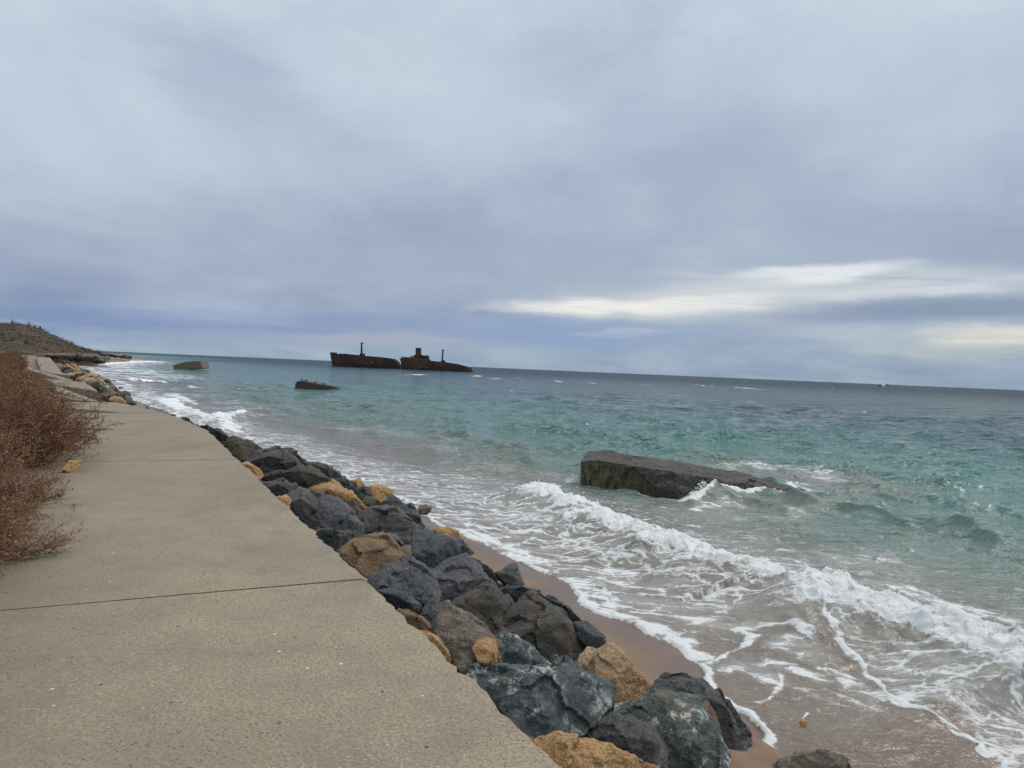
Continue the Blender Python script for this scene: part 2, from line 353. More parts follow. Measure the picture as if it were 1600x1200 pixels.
n = t.noise(p, .06, 5, .6); f = t.noise(p, .8, 5, .7)
c = t.mix(t.ramp(n, .42, .62), (.085, .050, .034), (.066, .054, .030)); c = t.mix(t.ramp(f, .45, .65), c, (.062, .046, .035)); c = t.mix(t.math('MULTIPLY', t.ramp(t.noise(p, .25, 3), .6, .7), .3), c, (.14, .10, .07))
t.put(b.inputs['Base Color'], c); bump(t, b, f, .6, 1); M['hill'] = m
tag(link('hill', me, m), kind='structure')

# ------------------------------------------------------------------ sea
def W2(pts): return [tuple(at(*p, 0.0))[:2] for p in pts]
drops = np.concatenate([np.arange(1100, 700, -5), np.arange(700, 60, -1.15), np.arange(60, 14, -.7), np.arange(14, 1, -.4), [.8, .5, .24]])
x, y, nr, nc = polar(R(-43), R(46), 1250, drops); P = np.stack([x, y], 1)
near = y < 420
dc, sc_, _, _ = polydist(x, y, COAST); do = -dc*sc_
do = do + fbm(P, .9, 4, 31)*.16*sst(60, 20, y)
rr = np.hypot(x, y); spacing = np.maximum(rr*rr*1.15/(H*F), .01)
# wind waves
z = np.zeros_like(x); xd = np.zeros_like(x); yd = np.zeros_like(x)
rg = np.random.default_rng(3); shore_dir = math.atan2(-.60, -.80)
for k in range(60):
    lam = .45*(14/.45)**(k/59.); th = shore_dir + rg.normal()*.62
    amp = .0155*lam**.62*(1 if lam < 1.3 else 1.45 if lam < 6 else .6); kx, ky = math.cos(th)*2*math.pi/lam, math.sin(th)*2*math.pi/lam
    ph = kx*x+ky*y+rg.uniform(0, 6.28); w = sst(1.2, .28, spacing/lam)
    z += amp*w*np.cos(ph); xd -= amp*w*np.sin(ph)*math.cos(th)*.9; yd -= amp*w*np.sin(ph)*math.sin(th)*.9
env = (.7+.5*np.clip(fbm(P, .06, 2, 41)+.4, 0, 1.2))*sst(2.5, 13, do)
z *= env; xd *= env; yd *= env
z = z + .03*sst(-.03, .05, do) - .25*sst(.0, -.4, do) + .012*fbm(P, 2.2, 3, 33)*sst(.2, 2, do)*sst(40, 20, y)
foam = np.zeros_like(x); turb = np.zeros_like(x); milk = np.zeros_like(x)
# swash lace
LACE = (.52*sst(7.0, 3.8, do)+.30*sst(15, 7, do)*sst(3.8, 7, do))*sst(-.02, .1, do)*(1-.55*sst(22, 34, y)*sst(1.5, 5, do))
thin = polydist(x, y, W2([(1275, 975), (1305, 1015), (1340, 1040), (1375, 1080), (1415, 1115), (1490, 1140), (1530, 1160), (1560, 1195), (1600, 1260)]))
thin_in = sst(.15, -.15, thin[0]*thin[1])*sst(13.5, 11.0, y)       # shoreward side of the second swash front
LACE = LACE*(1-thin_in*.62)
foam = np.maximum(foam, LACE)
def line(pts, w, v, wob=.12, front=None, hgt=0.0):
    """foam along a drawn curve; front>0 lets it trail seaward"""
    global foam, z, turb
    poly = W2(pts); dd, s, par, tot = polydist(x, y, poly)
    c = dd*s + fbm(P, 1.6, 3, int(abs(pts[0][0])) % 50)*wob
    fade = sst(0, min(.6, tot*.3), par)*sst(0, min(.6, tot*.3), tot-par)
    wn = w*(1+1.1*np.clip(fbm(P, 1.3, 3, int(abs(pts[0][1])) % 40), -.6, 1)); v = v*(1-.22*sst(-.1, .5, fbm(P, 2.1, 2, int(abs(pts[-1][0])) % 40)))
    if front is None: f = v*sst(wn, wn*.15, np.abs(c))*fade
    else: f = v*sst(front, -front*.1, c)*0 + v*np.where(c < 0, sst(-w*.3, 0, c), sst(front, 0, c))*fade
    foam = np.maximum(foam, f); return c, fade, par, tot
# coast rim
foam = np.maximum(foam, (.98*sst(.20, .05, do)+.0)*sst(-.03, .0, do)*sst(.15, .45, fbm(P, .5, 2, 77)+.55))
foam = np.maximum(foam, .78*sst(1.1, .2, do)*sst(-.03, .0, do)*sst(9.8, 10.8, y)*sst(60, 20, y)*sst(-.5, .3, fbm(P, .8, 3, 78)))
line([(946, 956), (1040, 968), (1138, 985), (1180, 1003), (1110, 1040), (1094, 1062)], .13, .9)
line([(960, 972), (1030, 1000), (1085, 1030), (1100, 1052)], .28, .95)
line([(1094, 1062), (1140, 1050), (1200, 1040), (1260, 1055), (1330, 1085)], .22, .72)
line([(1142, 1108), (1190, 1098), (1225, 1070), (1215, 1040)], .07, .85, .08)
line([(1166, 1118), (1185, 1140), (1193, 1169)], .04, .95, .03)
line([(1138, 985), (1230, 1000), (1300, 1030)], .2, .8)
line([(897, 918), (910, 942), (980, 970), (1060, 1004), (1104, 1044)], .30, 1.0)
line([(1020, 962), (1130, 985), (1220, 1004)], .36, .74)
line([(1180, 1000), (1260, 1035), (1330, 1072), (1420, 1120)], .42, .62)
line([(1110, 1030), (1180, 1050), (1250, 1085)], .30, .66)
line([(840, 880), (790, 858), (700, 822)], .22, .9)
line([(1275, 975), (1305, 1015), (1340, 1040), (1375, 1080), (1415, 1115), (1490, 1140), (1530, 1160), (1560, 1195), (1600, 1260)], .10, .95)
line([(1460, 1135), (1500, 1150), (1530, 1165), (1555, 1200)], .14, 1.0)
line([(1210, 1080), (1320, 1100), (1420, 1118)], .35, .5)
line([(905, 945), (893, 915), (830, 888)], .16, 1.0)
line([(1250, 1130), (1265, 1115)], .03, .8, .01)
# breakers
def breaker(pts, hgt, wf, wb, v=1.0, fs=0, turbv=.06):
    global foam, z, turb, xd, yd, milk
    poly = W2(pts); dd, s, par, tot = polydist(x, y, poly)
    side = s*dd                        # + = left of travel
    fade = sst(0, tot*.14, par)*sst(0, tot*.10, tot-par)
    wv = 1+.45*fbm(np.stack([par, par*0], 1), .55, 2, fs+3)
    c = -side + fbm(P, .8, 4, fs)*.45*min(1, wf*2)      # + = seaward
    prof = np.where(c > 0, np.exp(-(c/(wb*wv))**2), sst(-wf*1.1, 0, c)**.8)
    z = z + hgt*prof*fade*wv
    f = np.where(c > 0, sst(wb*.95*wv, wb*.2, c)*sst(-.75, .1, fbm(P, 1.1, 3, fs+60)+.3*(1-c/wb)), sst(-wf*1.5, -wf*1.1, c))*fade
    foam = np.maximum(foam, np.clip(v*f, 0, 1)); turb = np.maximum(turb, f*turbv)
    milk = np.maximum(milk, fade*np.where(c > 0, np.exp(-(c/(wb*2.5))**2), 0)*.8)
    return c, fade
breaker([(1252, 955), (1216, 930), (1160, 915), (1095, 893), (1040, 868), (985, 848), (925, 825), (880, 800), (838, 780), (815, 768)][::-1], .50, .70, 1.35, 1.0, 3, .17)
breaker([(1700, 1105), (1600, 1066), (1530, 1035), (1465, 1008), (1400, 992), (1340, 975), (1300, 955), (1262, 930)][::-1], .56, .80, 1.6, 1.0, 9, .19)
breaker([(1250, 905), (1330, 915), (1400, 925), (1480, 950), (1600, 985)], .10, .5, .7, .62, 15, .03)
breaker([(730, 722), (780, 737), (830, 745), (890, 747)], .22, .6, .9, .30, 19, .02)
breaker([(1190, 862), (1240, 872), (1300, 878), (1370, 876), (1420, 880)], .20, .5, 1.0, .42, 23, .02)
# surf at the left shore
breaker([(300, 667), (330, 665), (350, 655), (385, 645)], .30, .7, .9, .9, 27)
breaker([(285, 645), (310, 650), (345, 662), (360, 680)], .22, .7, 1.0, .8, 29)
breaker([(245, 627), (262, 634), (280, 642), (295, 650)], .25, 1.0, 1.3, .85, 31)
breaker([(262, 618), (275, 624), (290, 634)], .3, 1, 1.6, .7, 32)
breaker([(205, 595), (218, 597), (232, 597), (245, 598)], .4, 2, 2.4, 1.0, 35)
breaker([(128, 573), (160, 570), (200, 567.5), (240, 566), (262, 566.5)], .4, 6, 8, .95, 37)
breaker([(180, 564.5), (215, 565), (262, 566)], .4, 6, 8, .9, 39)
foam = np.maximum(foam, .45*sst(20, 5, do)*(y > 34)*sst(-.1, .3, do)*(y < 95)*sst(-.35, .35, fbm(P, .18, 3, 51)))
foam = np.maximum(foam, .62*sst(6, 2, do)*sst(34, 38, y)*sst(110, 90, y)*sst(-.03, .05, do)*sst(-.3, .3, fbm(P, .3, 3, 53)))
foam = np.maximum(foam, .62*sst(26, 8, do)*sst(90, 140, y)*sst(420, 300, y)*sst(-.1, .3, do)*sst(-.5, .0, fbm(P, .06, 3, 52)))
# foam round the concrete block: waterline and the wash breaking over its low end
for pts, w, v in [([(905, 756), (960, 765), (1040, 781), (1095, 776)], .25, .7), ([(1085, 776), (1130, 772), (1180, 772), (1250, 772)], .45, 1.0),
                  ([(1090, 735), (1180, 728), (1260, 738), (1330, 757)], 1.6, .52), ([(1130, 745), (1220, 752), (1270, 772)], .8, .75), ([(880, 748), (905, 757)], .4, .9),
                  ([(1010, 790), (1080, 798), (1130, 790), (1180, 800)], .5, .62), ([(1140, 800), (1230, 812), (1260, 800)], .6, .45),
                  ([(560, 752), (680, 742), (760, 752)], 1.2, .52), ([(640, 735), (700, 722), (720, 712)], .5, .45)]:
    line(pts, w, v, .25)
breaker([(1060, 790), (1120, 778), (1180, 776), (1250, 775)], .13, .35, .3, 1.0, 45, .10)
milk = np.maximum(milk, sst(4.5, .8, polydist(x, y, W2([(1050, 740), (1180, 735), (1330, 760)]))[0])*.9)
milk = np.maximum(milk, sst(2.6, .6, polydist(x, y, W2([(1050, 800), (1180, 795), (1290, 790)]))[0])*.9)
# whitecaps
rg = np.random.default_rng(11)
caps = [(655, 586, 10, 1.0), (745, 588, 9, .9), (1165, 607, 11, 1.0), (1100, 603, 6, .8), (873, 596.5, 7, .8), (925, 599, 8, .6), (775, 592, 12, .6), (1590, 736, 5, .8), (1465, 762, 10, .5), (640, 586, 6, .7), (1010, 602, 5, .6), (1350, 645, 4, .6)]
for i in range(34): caps.append((rg.uniform(350, 1650), 0, rg.uniform(2, 5), rg.uniform(.35, .6)))
for (px, py, w, v) in caps:
    if py == 0: py = 552.2+.0426*(px-250) + 5+rg.uniform(0, 1)**1.6*95
    q = at(px, py, 0); sxw = w*q.y/F; syw = max(.25*sxw, 1.1*q.y**2/(H*F))
    mk = (np.abs(y-q.y) < 4*syw) & (np.abs(x-q.x) < 4*sxw)
    gz = np.exp(-((x[mk]-q.x)/sxw)**2-((y[mk]-q.y)/syw)**2)
    foam[mk] = np.maximum(foam[mk], v*gz); z[mk] += .25*gz*v*sst(0, 60, q.y)
foam *= sst(-.06, .0, do)
wq = P + .12*np.stack([fbm(P, 2.5, 2, 65), fbm(P, 2.5, 2, 66)], 1)
bil = np.abs(pn(wq*2.0, 61))*1.0 + np.abs(pn(wq*4.3, 62))*.6 + np.abs(pn(wq*9.1, 63))*.34 + np.abs(pn(wq*19, 64))*.18
turbm = turb*sst(80, 30, y); z = z + turbm*(bil*1.05-.35); xd = xd + turbm*pn(wq*5, 67)*.5; yd = yd + turbm*pn(wq*5, 68)*.5
z = z + .02*np.clip(foam, 0, 1)*sst(.7, 1, foam)
z = np.maximum(z, np.where(do > .02, .015, -9))
# body colour: silt near the beach, turquoise shallows, slate deep water
stops = np.array([0, 2.5, 5.5, 9.5, 15, 30, 55, 80, 120, 220, 900, 5000.])
cols = np.array([(.180, .130, .095), (.185, .148, .120), (.185, .175, .145), (.150, .205, .175), (.118, .215, .190), (.092, .218, .205), (.056, .145, .148), (.030, .098, .108), (.020, .062, .076), (.018, .048, .064), (.016, .038, .055), (.016, .036, .052)])
dn = np.clip(do*(1+.35*fbm(P, .045, 3, 71))+1.6*fbm(P, .35, 3, 72)*sst(3, 9, do), 0, None)
body = np.stack([np.interp(dn, stops, cols[:, k]) for k in range(3)], 1)
tm_ = (thin_in*sst(9, 6, do)*.9)[:, None]; body = body*(1-tm_)+np.array([.165, .115, .082])*tm_
# the lagoon strip keeps its turquoise farther out on the left
lg = sst(.05, -.25, x/np.maximum(y, 1))*sst(60, 110, do+y*.3)*sst(330, 180, y)
body = body*(1-lg[:, None]*.75) + np.array([.050, .170, .180])*lg[:, None]*.75
mk = np.clip(milk, 0, 1)[:, None]*.75; body = body*(1-mk) + np.array([.235, .230, .195])*mk
V = np.stack([x+xd, y+yd, z], 1)
me = mesh_np('sea', V, grid_faces(nr, nc)[:, ::-1])
attr(me, 'foam', np.clip(foam, 0, 1)); attr(me, 'body', np.clip(body, 0, 1)); attr(me, 'turb', np.clip(turb*8, 0, 1))
m, t, b = mat_new('sea_water', .08)
p = t.node('ShaderNodeNewGeometry').outputs['Position']
p2 = t.map(p, sc=(1, 1, 0)); pr = t.map(p2, rot=(0, 0, R(22)))
fa = t.node('ShaderNodeAttribute', attribute_name='foam').outputs['Fac']; bo = t.node('ShaderNodeAttribute', attribute_name='body').outputs['Color']
tu = t.node('ShaderNodeAttribute', attribute_name='turb').outputs['Fac']
dist = t.vmath('LENGTH', p2)
wp = t.vmath('ADD', t.map(pr, sc=(.42, 1.0, 1)), t.vmath('SCALE', t.noisec(pr, 1.1, 4), sc=.9))
wp = t.vmath('ADD', wp, t.vmath('SCALE', t.noisec(pr, 5, 3), sc=.14))
e1 = t.vor(wp, 2.1, 'DISTANCE_TO_EDGE').outputs['Distance']; e2 = t.vor(wp, 7.5, 'DISTANCE_TO_EDGE').outputs['Distance']
nz = t.noise(wp, 3.2, 8, .72)
lace = t.math('ADD', t.math('MULTIPLY', t.ramp(e1, .16, .0, smooth=False), .28), t.math('ADD', t.math('MULTIPLY', t.ramp(e2, .22, 0, smooth=False), .20), t.math('MULTIPLY', t.ramp(nz, .25, .75, smooth=False), .62)))
far = t.ramp(dist, 40, 110)
lacef = t.ramp(t.noise(t.map(pr, sc=(.5, 1, 1)), .9, 5, .65), .3, .7)
lace = t.math('ADD', t.math('MULTIPLY', lace, t.math('SUBTRACT', 1.0, far)), t.math('MULTIPLY', lacef, far))
veil = t.math('MULTIPLY', t.math('MULTIPLY', t.ramp(t.noise(wp, .9, 5, .6), .35, .7), t.ramp(fa, .15, .6)), .27)
inv = t.math('SUBTRACT', 1.0, fa)
fm = t.math('MULTIPLY', t.ramp(t.math('SUBTRACT', lace, inv), -.08, .32), t.ramp(fa, .04, .18))
fm = t.math('MAXIMUM', fm, t.math('MULTIPLY', veil, t.math('SUBTRACT', 1.0, far)))
# water
b.inputs['IOR'].default_value = 1.33; t.put(b.inputs['Specular IOR Level'], t.ramp(dist, 40, 500, .5, .13))
t.put(b.inputs['Base Color'], bo)
t.put(b.inputs['Roughness'], t.ramp(dist, 15, 400, .11, .18))
h1 = t.noise(t.map(p2, rot=(0, 0, R(28)), sc=(.6, 1, 1)), 2.6, 5, .6, .3)
h2 = t.noise(t.map(p2, rot=(0, 0, R(12)), sc=(.6, 1, 1)), .75, 4, .6, .3)
h3 = t.noise(t.map(p2, rot=(0, 0, R(8)), sc=(.6, 1, 1)), .22, 4, .6, .3)
h4 = t.noise(t.map(p2, rot=(0, 0, R(5)), sc=(.5, 1, 1)), .06, 4, .6, .3)
hh = t.math('ADD', t.math('MULTIPLY', h1, t.ramp(dist, 6, 22, .22, .5)), t.math('MULTIPLY', h2, t.ramp(dist, 10, 60, .45, 4.2)))
hh = t.math('ADD', hh, t.math('MULTIPLY', h3, t.ramp(dist, 30, 160, 0, 19.0)))
hh = t.math('ADD', hh, t.math('MULTIPLY', h4, t.ramp(dist, 150, 600, 0, 30)))
bump(t, b, hh, .55, 1.0)
fb = t.node('ShaderNodeBsdfPrincipled', {'Base Color': (.80, .82, .82), 'Roughness': .8})
fb.inputs['Subsurface Weight'].default_value = 0.0
fn = t.math('ADD', t.math('MULTIPLY', t.noise(p, 9, 6, .7), 1.0), t.math('MULTIPLY', lace, .35))
bn = t.node('ShaderNodeBump', {'Height': fn, 'Distance': .08, 'Strength': .9}); t.l.new(bn.outputs[0], fb.inputs['Normal'])
dfz = t.node('ShaderNodeBsdfDiffuse', {'Color': bo}); wmx = t.node('ShaderNodeMixShader', {0: t.ramp(dist, 150, 700, 0, .38), 1: b.outputs[0], 2: dfz.outputs[0]})
mx = t.node('ShaderNodeMixShader', {0: t.math('MULTIPLY', fm, .96), 1: wmx.outputs[0], 2: fb.outputs[0]})
t.l.new(mx.outputs[0], t.n['Material Output'].inputs[0])
M['sea'] = m
tag(link('sea', me, m), kind='structure')

# ------------------------------------------------------------------ path
def path_frame(s):
    """point and left-normal at arc length s measured from (0.18,3.1)"""
    pts = PATHR[1:6]; acc = 0
    if s < 0:
        d = Vector((-.450, .893)); q = Vector(pts[0])+d*s; return q, Vector((-d.y, d.x))
    for (ax, ay), (bx, by) in zip(pts[:-1], pts[1:]):
        L = math.hypot(bx-ax, by-ay); dd = Vector(((bx-ax)/L, (by-ay)/L))
        if s <= acc+L or (bx, by) == pts[-1]: return Vector((ax, ay))+dd*(s-acc), Vector((-dd.y, dd.x))
        acc += L
def path_mesh():
    bm = bmesh.new(); rn = random.Random(4)
    joints = [-14, -7.4, -3.1, 2.92, 10.0, 13.7, 17.2, 20.4, 24.9]
    for j, (s0, s1) in enumerate(zip(joints[:-1], joints[1:])):
        n = max(4, int((s1-s0)/.05)); rows = []
        for i in range(n+1):
            s = s0+(s1-s0)*i/n; q, nl = path_frame(s); ga = (.012 if abs(s-2.92) < .1 else .0035)*(1 if i == 0 else -1 if i == n else 0); tg_ = Vector((nl.y, -nl.x))
            zt = 2.40+.004*math.sin(j*2.1)
            jag = (pn(np.array([[s*1.7, 2.2]]))[0]*.04+pn(np.array([[s*9, 7.7]]))[0]*.03+max(0, pn(np.array([[s*4, 5.7]]))[0]-.25)*.16)
            row = []
            for w, zz in ((jag, zt-.28), (jag-.01, zt-.03), (jag+.03, zt-.004), (jag+.07, zt+.001), (.9, zt+.002), (1.8, zt), (2.6, zt), (3.1, zt), (3.1, zt-.28)):
                p = q+nl*w+tg_*ga*max(.05, 1-w/2.5)
                row.append(bm.verts.new((p.x, p.y, zz)))
            rows.append(row)
        for a, b_ in zip(rows[:-1], rows[1:]):
            for k in range(8): bm.faces.new((a[k], a[k+1], b_[k+1], b_[k]))
        for rw, fl in ((rows[0], 0), (rows[-1], 1)): bm.faces.new(rw if fl else rw[::-1])
    bmesh.ops.recalc_face_normals(bm, faces=bm.faces); return bm_to(bm, 'path')
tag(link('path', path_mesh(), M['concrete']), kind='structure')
# the path beyond the broken slabs
def prism(name, top, thick, sub=0.0, jag=0.0):
    """slab from its top outline (world points), thickness downwards"""
    bm = bmesh.new(); T = [bm.verts.new(p) for p in top]; B = [bm.verts.new((p[0], p[1], p[2]-thick)) for p in top]
    bm.faces.new(T); bm.faces.new(B[::-1]); n = len(top)
    for i in range(n): bm.faces.new((T[i], B[i], B[(i+1) % n], T[(i+1) % n]))
    bmesh.ops.recalc_face_normals(bm, faces=bm.faces)
    bmesh.ops.bevel(bm, geom=list(bm.edges), offset=thick*.07, segments=1, affect='EDGES')
    if sub:
        bmesh.ops.triangulate(bm, faces=bm.faces)
        for _ in range(7):
            ed = [e_ for e_ in bm.edges if e_.calc_length() > sub]
            if not ed: break
            bmesh.ops.subdivide_edges(bm, edges=ed, cuts=1); bmesh.ops.triangulate(bm, faces=bm.faces)
        bm.normal_update(); P_ = np.array([v.co for v in bm.verts]); N_ = np.array([v.normal for v in bm.verts])
        dsp = fbm(P_, 1.6/max(thick, .3), 5, 13)*jag; P_ += N_*dsp[:, None]
        for v, c_ in zip(bm.verts, P_): v.co = c_
    return bm_to(bm, name)
tag(link('path', prism('path_far', [at(57, 558, 2.4), at(78, 558.6, 2.4), at(88, 570, 2.4), at(97, 582, 2.4), at(110, 586.5, 2.4), at(84, 583.5, 2.4), at(62.5, 578, 2.4)], .3), M['concrete']), kind='structure')
for pts, lab in [
    ([(89, 601, 33.5), (154, 611, 32), (132, 597, 37), (67, 591, 38.5)], 'thick tilted concrete slab with its dark edge showing, beside the grey boulder'),
    ([(88, 603, 31), (153, 626.3, 25.2), (139, 625.5, 24.9), (88, 611, 27.5)], 'narrow wedge of tilted concrete lying just beyond the end of the intact path'),
    ([(84, 613, 27.3), (131, 625, 24.95), (112, 623.5, 24.8), (84, 618, 25.6)], 'thinnest broken concrete sliver, partly under the dry bushes at the path end'),
    ([(43, 573, 55), (115, 594.2, 42), (98, 593.5, 41), (44, 577.5, 49)], 'long broken concrete slab sloping down across the far stretch of path')]:
    w = [aty(*p) for p in pts]
    tag(link('concrete_slab', prism('concrete_slab', [tuple(v) for v in w], .30, .25, .02), M['concrete']), lab, 'concrete slab', 'broken slabs of the washed out path')
# lifted slab lip across the path
q0, nl = path_frame(20.3); q1 = q0+nl*3.1
a0 = q0+nl*.9
tag(link('concrete_slab', prism('concrete_slab', [(a0.x, a0.y, 2.405), (q1.x, q1.y, 2.62), (q1.x-.55*3, q1.y+.8*3, 2.50), (a0.x-.55*3, a0.y+.8*3, 2.405)], .2, .3, .01), M['concrete']), 'slightly lifted concrete slab casting a thin shadow line across the path', 'concrete slab', 'broken slabs of the washed out path')

# ------------------------------------------------------------------ boulders
SLN = Vector((1.9*.8962, 1.9*.4436, 4.1)).normalized(); SL0 = Vector((.18, 3.1, 2.1))   # plane of the rock slope
def slope_hit(px, py, lift=0.0):
    d = ray(px, py); o = SL0+SLN*lift; t_ = (o-EYE).dot(SLN)/d.dot(SLN); t2 = (.48-H)/d.z; return EYE + d*(min(t_, t2) if t_ > 0 else t2)
def rough_rock(bm, size, seed, tgt, amp=1.0, style=0, chunk=1.0):
    bmesh.ops.bevel(bm, geom=list(bm.edges), offset=size*.006, segments=1, affect='EDGES', clamp_overlap=True)
    bmesh.ops.triangulate(bm, faces=bm.faces)
    for _ in range(8):
        ed = [e_ for e_ in bm.edges if e_.calc_length() > tgt]
        if not ed: break
        bmesh.ops.subdivide_edges(bm, edges=ed, cuts=1); bmesh.ops.triangulate(bm, faces=bm.faces)
    bmesh.ops.smooth_vert(bm, verts=bm.verts, factor=.25, use_axis_x=True, use_axis_y=True, use_axis_z=True)
    bm.normal_update()
    P_ = np.array([v.co for v in bm.verts]); N_ = np.array([v.normal for v in bm.verts]); Q = P_/size
    wq = Q + .15*np.stack([fbm(Q, 2, 2, seed+a_*5) for a_ in range(3)], 1)
    n0 = fbm(wq, 1.6, 3, seed); rdg = 1-2*np.abs(pn(wq*3.2, seed+9)); st = n0*5; step = (np.floor(st)+sst(.85, 1, st-np.floor(st)))/5
    dsp = (.045*n0 + .085*(step-n0) + .030*rdg + .030*fbm(wq, 6, 4, seed+4, .6))
    rc = np.random.default_rng(seed+1); kc = rc.choice(len(P_), 16); cen = Q[kc]; wv = Q+.10*np.stack([fbm(Q, 3, 3, seed+40+a_) for a_ in range(3)], 1)
    ci = np.argmin(((wv[:, None, :]-cen[None])**2).sum(2), 1); of_ = rc.normal(size=16)*.028; tl_ = rc.normal(size=(16, 3))*.16
    dsp = dsp*(.35+.65*chunk) + chunk*(of_[ci] + (tl_[ci]*(Q-cen[ci])).sum(1))
    if style: dsp = .5*dsp + .03*n0 + .045*np.abs(fbm(wq, 4, 4, seed+6, .6)) - .02*np.abs(pn(wq*13, seed))
    P_ = P_ + N_*(dsp*size*amp)[:, None]
    for v, c_ in zip(bm.verts, P_): v.co = c_
    return bm
def hull_bm(pts):
    bm = bmesh.new(); vs_ = [bm.verts.new(p) for p in pts]
    r_ = bmesh.ops.convex_hull(bm, input=vs_); 
    bmesh.ops.delete(bm, geom=[v for v in bm.verts if not v.link_faces], context='VERTS')
    bmesh.ops.dissolve_limit(bm, angle_limit=R(9), verts=bm.verts, edges=bm.edges); return bm
CR = {'3': (3.7209, 330, 640), '4': (4., 560, 840), '5': (2.963, 700, 960), '6': (8., 220, 600), '2': (6.6667, 40, 580), '0': (1., 0, 0)}
def boulder(crop, pts, mat, label, cat='boulder', depth=None, bulge=.30, lift=0.0, tgt=None, style=0, group=None, rz=None, name='boulder'):
    k, ox, oy = CR[crop]; px = [(ox+u/k, oy+v/k) for u, v in pts]
    cx = sum(p[0] for p in px)/len(px); cy = sum(p[1] for p in px)/len(px)
    seed = len(bpy.data.objects) % 97; rn = random.Random(seed*13+5)
    c = slope_hit(cx, cy, lift) if depth is None else aty(cx, cy, depth)
    nrm = (SLN*.9 + (EYE-c).normalized()).normalized()
    def on(p):
        d = ray(*p); return EYE + d*((c-EYE).dot(nrm)/d.dot(nrm))
    O = [on(p) for p in px]; ctr = sum(O, Vector())/len(O); size = max((a-ctr).length for a in O)*1.5
    O = [ctr+(o_-ctr)*1.09 for o_ in O]; n_ = len(O)
    pts3 = [o_ + nrm*rn.uniform(-.09, .09)*size for o_ in O]
    k0 = rn.randrange(n_)
    for q_ in range(3):                                   # a few ridge points give large flat facets
        a_ = O[(k0+q_*n_//3) % n_].lerp(ctr, rn.uniform(.42, .72)); pts3.append(a_ + nrm*size*bulge*rn.uniform(.55, 1.0))
    for i in range(0, n_, 2):
        a_ = O[i].lerp(ctr, rn.uniform(.15, .35)); pts3.append(a_ - nrm*size*rn.uniform(.30, .5))
    bm = hull_bm([p-ctr for p in pts3]); tg = tgt or max(.02, min(.05, .0035*ctr.y), size*.025)
    rough_rock(bm, size, seed, tg, .62 if not style else .85, style)
    me = bm_to(bm, name, True); me.set_sharp_from_angle(angle=R(42))
    o = link(name, me, M[mat], loc=ctr); tag(o, label, cat, group or 'armour boulders between path and beach'); return o
G = boulder
G('5', [(100, 300), (150, 232), (220, 215), (300, 232), (400, 250), (480, 235), (560, 275), (640, 300), (740, 350), (745, 400), (690, 470), (640, 520), (590, 588), (500, 596), (395, 598), (300, 500), (180, 400)], 'green', 'largest dark green boulder streaked with white mottling, touching the path edge', bulge=.22)
G('5', [(570, 590), (600, 500), (660, 478), (760, 468), (860, 470), (940, 520), (1010, 620), (1020, 711), (940, 730), (800, 690), (690, 650)], 'basalt', 'smooth black boulder face low between the white mottled one and rust spotted one', lift=-.05)
G('5', [(800, 400), (880, 378), (1000, 372), (1090, 385), (1180, 420), (1240, 500), (1290, 600), (1290, 680), (1230, 740), (1050, 740), (980, 640), (920, 560), (780, 470)], 'greenrust', 'grey green boulder dotted with rust spots and white veins at the bottom', lift=.05, bulge=.28)
G('5', [(955, 330), (1000, 280), (1040, 250), (1090, 262), (1150, 300), (1215, 352), (1290, 430), (1370, 530), (1422, 625), (1410, 705), (1330, 690), (1280, 600), (1200, 440), (1080, 385), (985, 375)], 'basalt', 'black boulder leaning behind the rust spotted one, right against the wet sand', lift=-.05)
G('5', [(400, 595), (500, 588), (580, 590), (700, 640), (800, 660), (900, 692), (945, 715), (960, 790), (600, 800), (500, 760), (450, 650)], 'orange', 'flat orange limestone block at the path corner in the lowest row', lift=.0, style=1, bulge=.2)
G('5', [(700, 180), (738, 143), (790, 190), (850, 240), (920, 310), (975, 380), (880, 392), (780, 400), (735, 360), (700, 300)], 'tan', 'upright pointed tan and orange boulder with dark pitted cracks', style=1)
G('5', [(612, 200), (645, 150), (700, 185), (705, 290), (695, 325), (650, 310), (605, 262)], 'tan', 'rounded pale tan boulder leaning on the upright pointed one', lift=-.15, style=1)
G('5', [(490, 240), (560, 250), (680, 310), (745, 350), (730, 372), (600, 340), (520, 290)], 'speck', 'long tan ledge stone just above the white mottled green boulder', lift=-.12)
G('4', [(590, 430), (680, 350), (760, 300), (850, 292), (905, 380), (990, 430), (960, 520), (870, 622), (790, 580), (700, 500)], 'brownrock', 'olive brown tilted boulder face between speckled grey rock and dark wedge', lift=0, bulge=.2)
G('4', [(850, 620), (930, 520), (1000, 420), (1080, 375), (1250, 470), (1340, 570), (1418, 660), (1395, 760), (1350, 838), (1200, 795), (1050, 695)], 'brownrock', 'large dark wedge boulder with a vertical brown ridge, above the tan upright stone', bulge=.3)
G('4', [(880, 315), (1000, 310), (1120, 375), (1250, 435), (1400, 525), (1450, 590), (1340, 570), (1080, 420), (940, 380)], 'basalt2', 'long dark green blue boulder backing the brown ridge wedge by the sand', lift=-.35)
G('4', [(1350, 540), (1420, 530), (1520, 598), (1562, 660), (1540, 702), (1480, 722), (1420, 665)], 'basalt2', 'small black boulder end at the sand edge next to the tan rounded one', lift=-.3)
G('4', [(130, 250), (200, 190), (280, 130), (350, 130), (430, 190), (470, 230), (500, 330), (470, 420), (350, 375), (240, 345), (130, 335)], 'grey', 'speckled grey rounded boulder, left one of the joined speckled pair', bulge=.28)
G('4', [(440, 215), (560, 158), (660, 135), (760, 178), (840, 258), (860, 310), (720, 350), (610, 440), (500, 420), (420, 340)], 'grey', 'largest speckled grey boulder with a humped top in mid slope', bulge=.28)
